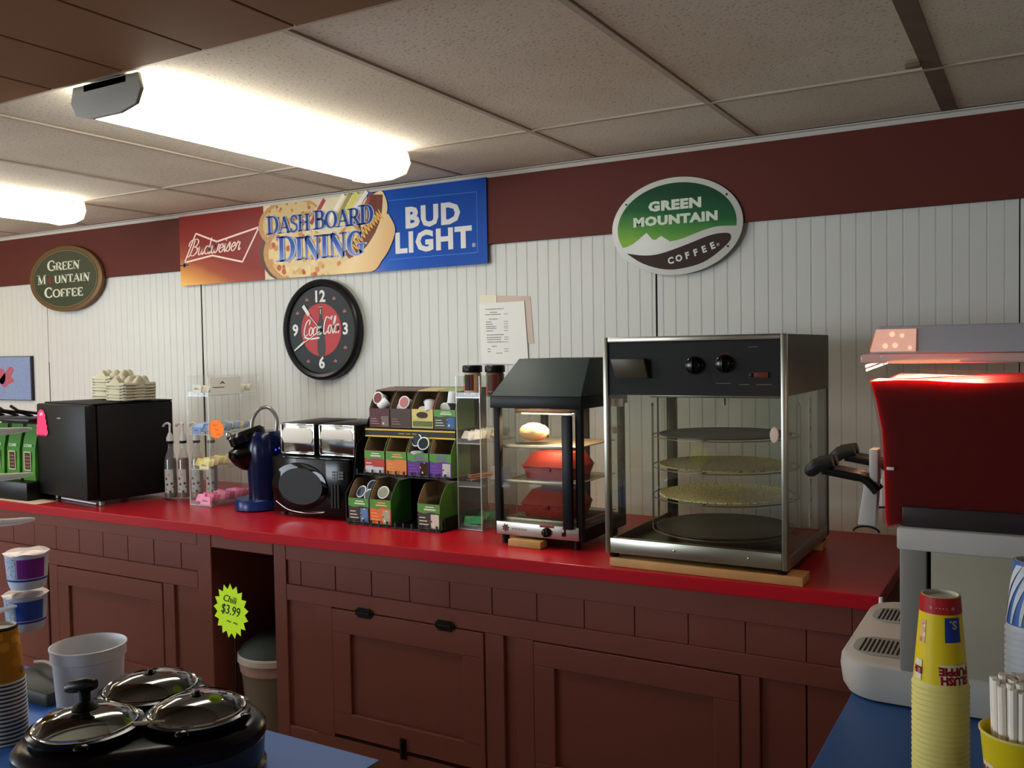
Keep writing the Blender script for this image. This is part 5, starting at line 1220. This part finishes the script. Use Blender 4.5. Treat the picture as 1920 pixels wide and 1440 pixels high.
# grey bin of packets at the very bottom
gb = thing('packet_bin', (.17, -2.17, BT), 'dark grey open bin of packets along the bottom right edge', 'bin')
B().box(-.175, .175, -.12, .12, 0, .004).box(-.175, .175, .116, .12, .004, .118, .001).box(-.175, .175, -.12, -.116, .004, .118, .001).box(-.175, -.171, -.116, .116, .004, .118, .001).box(.171, .175, -.116, .116, .004, .118, .001).build('bin_shell', mat('bin_grey', '3f3d3a', .5), gb, smooth=False)
for k, (dx, hh) in enumerate(((-.085, .118), (-.03, .12), (.03, .119), (.085, .121), (-.055, .1), (.06, .1))):
    b_ = B().prism([(-.022, 0), (.022, 0), (.024, hh*.9), (.012, hh+.012), (0, hh+.004), (-.011, hh+.014), (-.024, hh*.92)], 'y', -.003, .003, .001)
    tag(b_.build('sauce_packet', mat('packet_tan', '7e7660', .5, var=.3, scale=60), loc=(.17+dx, -2.08-.03*(k % 2), BT+.0045), rot=(0, .1*sin(k*2), .3*sin(k))), 'tan packet poking out of the grey bin, bottom right', 'packet', 'tan packets in the grey bin')

# ================================================================== LEFT PENINSULA
lc = thing('base_cabinet', (-2.4, -2.5, 0), 'cabinet under the left blue worktop', 'cabinet')
B().box(-1.9, 1.62, -.33, .345, .0, .808, .003).build('body', m_cab, lc, smooth=False)
wt = thing('worktop', (-2.5, -2.5, .81), 'blue laminate worktop under the slow cooker, bottom left', 'worktop')
B().box(-1.9, 1.755, -.38, .378, .0385, .040).build('laminate', m_blue_lam, wt, smooth=False)
B().box(-1.9, 1.754, -.38, .377, 0, .038, .001).build('core', mat('core_tan', '7c6242', .6, var=.2, scale=20), wt, smooth=False)
# --- triple slow cooker
PC = [(-1.113, -2.436), (-1.157, -2.273), (-.992, -2.307)]
gx_, gy_ = sum(p[0] for p in PC)/3, sum(p[1] for p in PC)/3
scook = thing('slow_cooker', (gx_, gy_, BT), 'black triple slow cooker with three glass lidded pots', 'slow cooker')
LP = [(a-gx_, b_-gy_) for a, b_ in PC]
def hull(rad, n=28):
    pts = []
    for a, b_ in LP:
        for k in range(n): pts.append((a+rad*cos(2*pi*k/n), b_+rad*sin(2*pi*k/n)))
    pts = sorted(pts); lo = []; up = []
    def cr_(o, a, b_): return (a[0]-o[0])*(b_[1]-o[1])-(a[1]-o[1])*(b_[0]-o[0])
    for p in pts:
        while len(lo) > 1 and cr_(lo[-2], lo[-1], p) <= 0: lo.pop()
        lo.append(p)
    for p in reversed(pts):
        while len(up) > 1 and cr_(up[-2], up[-1], p) <= 0: up.pop()
        up.append(p)
    h = lo[:-1]+up[:-1]
    # resample by angle so that all rings match
    out = []
    for k in range(72):
        a = 2*pi*k/72; dx, dy = cos(a), sin(a); best = 0
        for i in range(len(h)):
            p, q = h[i], h[(i+1) % len(h)]; ex, ey = q[0]-p[0], q[1]-p[1]; den = dx*ey-dy*ex
            if abs(den) < 1e-12: continue
            t = (p[0]*ey-p[1]*ex)/den; s_ = (p[0]*dy-p[1]*dx)/den
            if t > 0 and -1e-6 <= s_ <= 1+1e-6: best = max(best, t)
        out.append((best*dx, best*dy))
    return out
def hr(rad, z): return [(x, y, z) for x, y in hull(rad)]
m_ck = mat('cooker_black', '101116', .25); m_ckb = mat('cooker_band', '3e4048', .3, .6)
B().rings([hr(.098, .0), hr(.112, .004), hr(.114, .012), hr(.108, .018)]).build('foot_ring', m_ck, scook)
B().rings([hr(.108, .018), hr(.110, .022), hr(.112, .058), hr(.110, .060)]).build('shell', m_ckb, scook)
B().rings([hr(.110, .060), hr(.114, .063), hr(.114, .078), hr(.106, .088), hr(.09, .092), hr(.04, .092)]).build('top_deck', m_ck, scook)
m_lidg = clear('lid_glass', (.72, .73, .68), 1.5, 2.2)
for k, ((a, b_), r_) in enumerate(zip(LP, (.086, .086, .084))):
    tz = .0 
    B().lathe([(r_-.012, .085), (r_-.002, .096), (r_+.004, .100), (r_+.005, .108), (r_-.002, .110), (r_-.006, .106), (r_-.008, .09)], (a, b_, tz), 44, cap=(False, False)).build('pot_rim', m_blackgloss, scook)
    B().lathe([(.001, .088), (r_-.014, .088), (r_-.01, .1)], (a, b_, tz), 36, cap=(False, False)).build('pot_inside', mat('pot_food', '3a3a2e', .5, var=.3, scale=40), scook)
    lid = B().lathe([(r_-.006, .111), (r_-.012, .117), (r_*.75, .126), (r_*.4, .134), (.004, .137)], (a, b_, tz), 48, cap=(False, True)).build('glass_lid', m_lidg, scook)
    B().tube([(a+(r_-.005)*cos(2*pi*q/48), b_+(r_-.005)*sin(2*pi*q/48), tz+.112) for q in range(48)], .0022, 6, True).build('lid_ring', m_chrome, lid)
    if k == 0:
        B().lathe([(.022, .136), (.018, .140), (.009, .148), (.009, .16), (.012, .168)], (a, b_, tz), 20).build('knob_stem', m_black, lid)
        B().tube([(a-.030, b_-.012, .166), (a-.02, b_-.008, .171), (a+.006, b_+.003, .175), (a+.018, b_+.008, .176)], [.007, .011, .012, .008], 12).build('knob_bar', m_black, lid)
    else:
        B().lathe([(.012, .136), (.011, .138), (.0045, .1385), (.0045, .143), (.001, .1435)], (a, b_, tz), 16).build('lid_screw', m_blackgloss, lid)
    for s_ in (0, 1):
        an = {0: (2.4, 5.6), 1: (2.5, .6), 2: (5.3, .3)}[k][s_]
        B().sphere((a+(r_+.004)*cos(an), b_+(r_+.004)*sin(an), .104), .010, 1.3, 1.3, .6, 8).build('pot_lug', m_blackgloss, scook)
B().tube([(LP[0][0]+.075, LP[0][1]+.035, .109), (LP[0][0]+.11, LP[0][1]+.07, .106)], .005, 8).build('lid_rest', m_steel, scook)
# --- starburst price sign on a stick
sp = thing('price_sign', (-1.040, -2.178, BT), 'neon yellow starburst sign with handwritten price on a thin black stick', 'sign')
B().tube([(.006, 0, 0), (.004, .001, .2)], .0018, 8).lathe([(.012, 0), (.012, .002), (.003, .004)], (.006, 0, 0), 16).build('stick', m_black, sp)
B().plate(star(17, .052, .041, -.003, .242, .88, 1.0), -.0015, .0008).build('card', mat('neon_yellow_glow', 'd6ff12', .6, emit=.1), sp, smooth=False)  # faint glow added to the card, which faces away from the light
text('Chili', .019, sp, m_ink, (-.006, -.0028, .264), shear=.3, rot=(pi/2, .12, 0))
text('$3.99', .026, sp, m_ink, (-.004, -.0028, .243), shear=.15, rot=(pi/2, .1, 0), sx=.85)
text('~ ~', .02, sp, m_ink, (.0, -.0028, .222), rot=(pi/2, .1, 0))
# --- white plastic tub
tb_ = thing('plastic_tub', (-1.368, -2.252, BT), 'open white plastic tub behind the slow cooker', 'tub')
B().lathe([(.055, 0), (.058, .003), (.066, .128), (.0695, .130), (.0695, .148), (.0715, .149), (.0715, .153), (.069, .154), (.067, .15), (.056, .006), (.001, .006)], n=56, cap=(True, False)).build('tub_body', mat('tub_white', 'dde0e6', .4, sub=0), tb_)
# --- inverted coffee cup stack at the left edge
def brown_top(root):
    H, rt, rb = .105, .028, .0385; rf = lambda z: rb+.0004+(rt-rb)*(z-.0035)/(H-.0035)
    bottom_disc(root, H, rt)
    patch(rf, -180, 180, .004, H-.003, .0003, 40).build('printed_sleeve', speckle('coffee_print', 'b87a24', ['d89a34', '8a5418', 'c98a2c'], 45, .35), root)
    patch(rf, -180, 180, H-.0055, H-.003, .0005, 40).build('dark_line', m_ink, root)
cup_stack(-1.428, -2.388, 16, .0075, .105, .028, .0385, '2e3848', 'd8d6d0', brown_top, 'striped hot drink cups stacked upside down', 'topmost orange printed paper cup, upside down at the left edge', 'nested white rimmed cup in the stack at the left edge', lean=-.0004, lip=.0036)
# --- small dark tray and ladle behind the tub
tr = thing('serving_tray', (-1.60, -2.20, BT), 'low dark tray between the cup stack and the white tub', 'tray')
B().box(-.1, .1, -.06, .06, 0, .03, .008).build('tray_body', mat('tray_dark', '2e302c', .5), tr)
tag(B().tube(smoothp([(-.09, .02, .0), (-.03, .01, .012), (.04, 0, .008), (.085, -.01, 0)], 4), [.004]*6+[.006]*4+[.011]*3, 10).build('ladle', mat('ladle_tan', '8a7460', .4), loc=(-1.59, -2.19, BT+.042)), 'tan handled ladle lying across the dark tray behind the white tub', 'ladle')
# --- clear clip merchandiser with cereal cups
cm = thing('clip_rack', (-2.12, -2.18, BT), 'clear plastic clip rack with projecting prongs at the left edge', 'rack')
B().box(-.10, .10, -.07, .07, 0, .006, .002).box(-.012, .012, .02, .03, .006, .62, .002).build('stand', m_acre, cm)
m_prong = clear('prong_plastic', (.9, .9, .88), 1.45, 1.2, .62, (.88, .88, .84))
for k, z_ in enumerate((.545, .43, .315)):
    for s_ in (0, 1):
        B().tube(smoothp([(-.0, .025, z_+.004*s_), (.05, .03+.05*s_, z_-.002), (.12, .05+.085*s_, z_+.006-.012*s_), (.19-.02*s_, .09+.10*s_, z_+.012-.014*s_)], 4), [.011]*8+[.010, .009, .008, .006, .003], 8).build('prong', m_prong, cm)
for z_ in (-.055+.0, .02):
    B().tube(smoothp([(0, .025, z_+.07), (.05, .05, z_+.075), (.12, .09, z_+.07), (.175, .13, z_+.085)], 4), [.009]*9+[.008, .006, .005, .003], 8).build('prong', m_prong, cm)
def cereal(x, y, z, body, patchc, lab):
    t = thing('cereal_cup', (x, y, z), lab, 'cereal cup', 'foil topped cups on the clip rack')
    B().lathe([(.040, 0), (.042, .004), (.046, .02), (.0465, .022), (.051, .085), (.053, .088), (.053, .091)], n=36).build('cup_body', mat('cer_'+body, body, .4), t)
    rf = lambda z: .0465+(z-.022)*.0045/.063
    patch(rf, -60, 20, .03, .08, .0006).build('colour_panel', mat('cerp_'+patchc, patchc, .4), t)
    patch(rf, -105, -64, .028, .082, .0006).build('facts_panel', speckle('facts_print', 'a9b8cc', ['6a7a98', '8a9ab4'], 150, .3), t)
    patch(rf, -180, 180, .0225, .0275, .0004, 40).build('blue_band', mat('cer_band', '1f3a86', .4), t)
    b_ = B().lathe([(.055, .0905), (.056, .092), (.05, .0935), (.03, .095), (.001, .096)], n=32)
    for v in b_.bm.verts: v.co.z += .003*sin(v.co.x*90)*cos(v.co.y*70); 
    b_.build('foil_lid', mat('foil_lid', 'c8b8b4', .35, .3, var=.3, scale=25), t)
cereal(-2.0, -1.985, .982, 'c0c8d8', '7a2a86', 'cereal cup with purple and blue panel, upper one at the left edge')
cereal(-2.012, -1.985, .872, 'a9b4cc', '2c4a9a', 'blue and white cereal cup, lower one at the left edge')
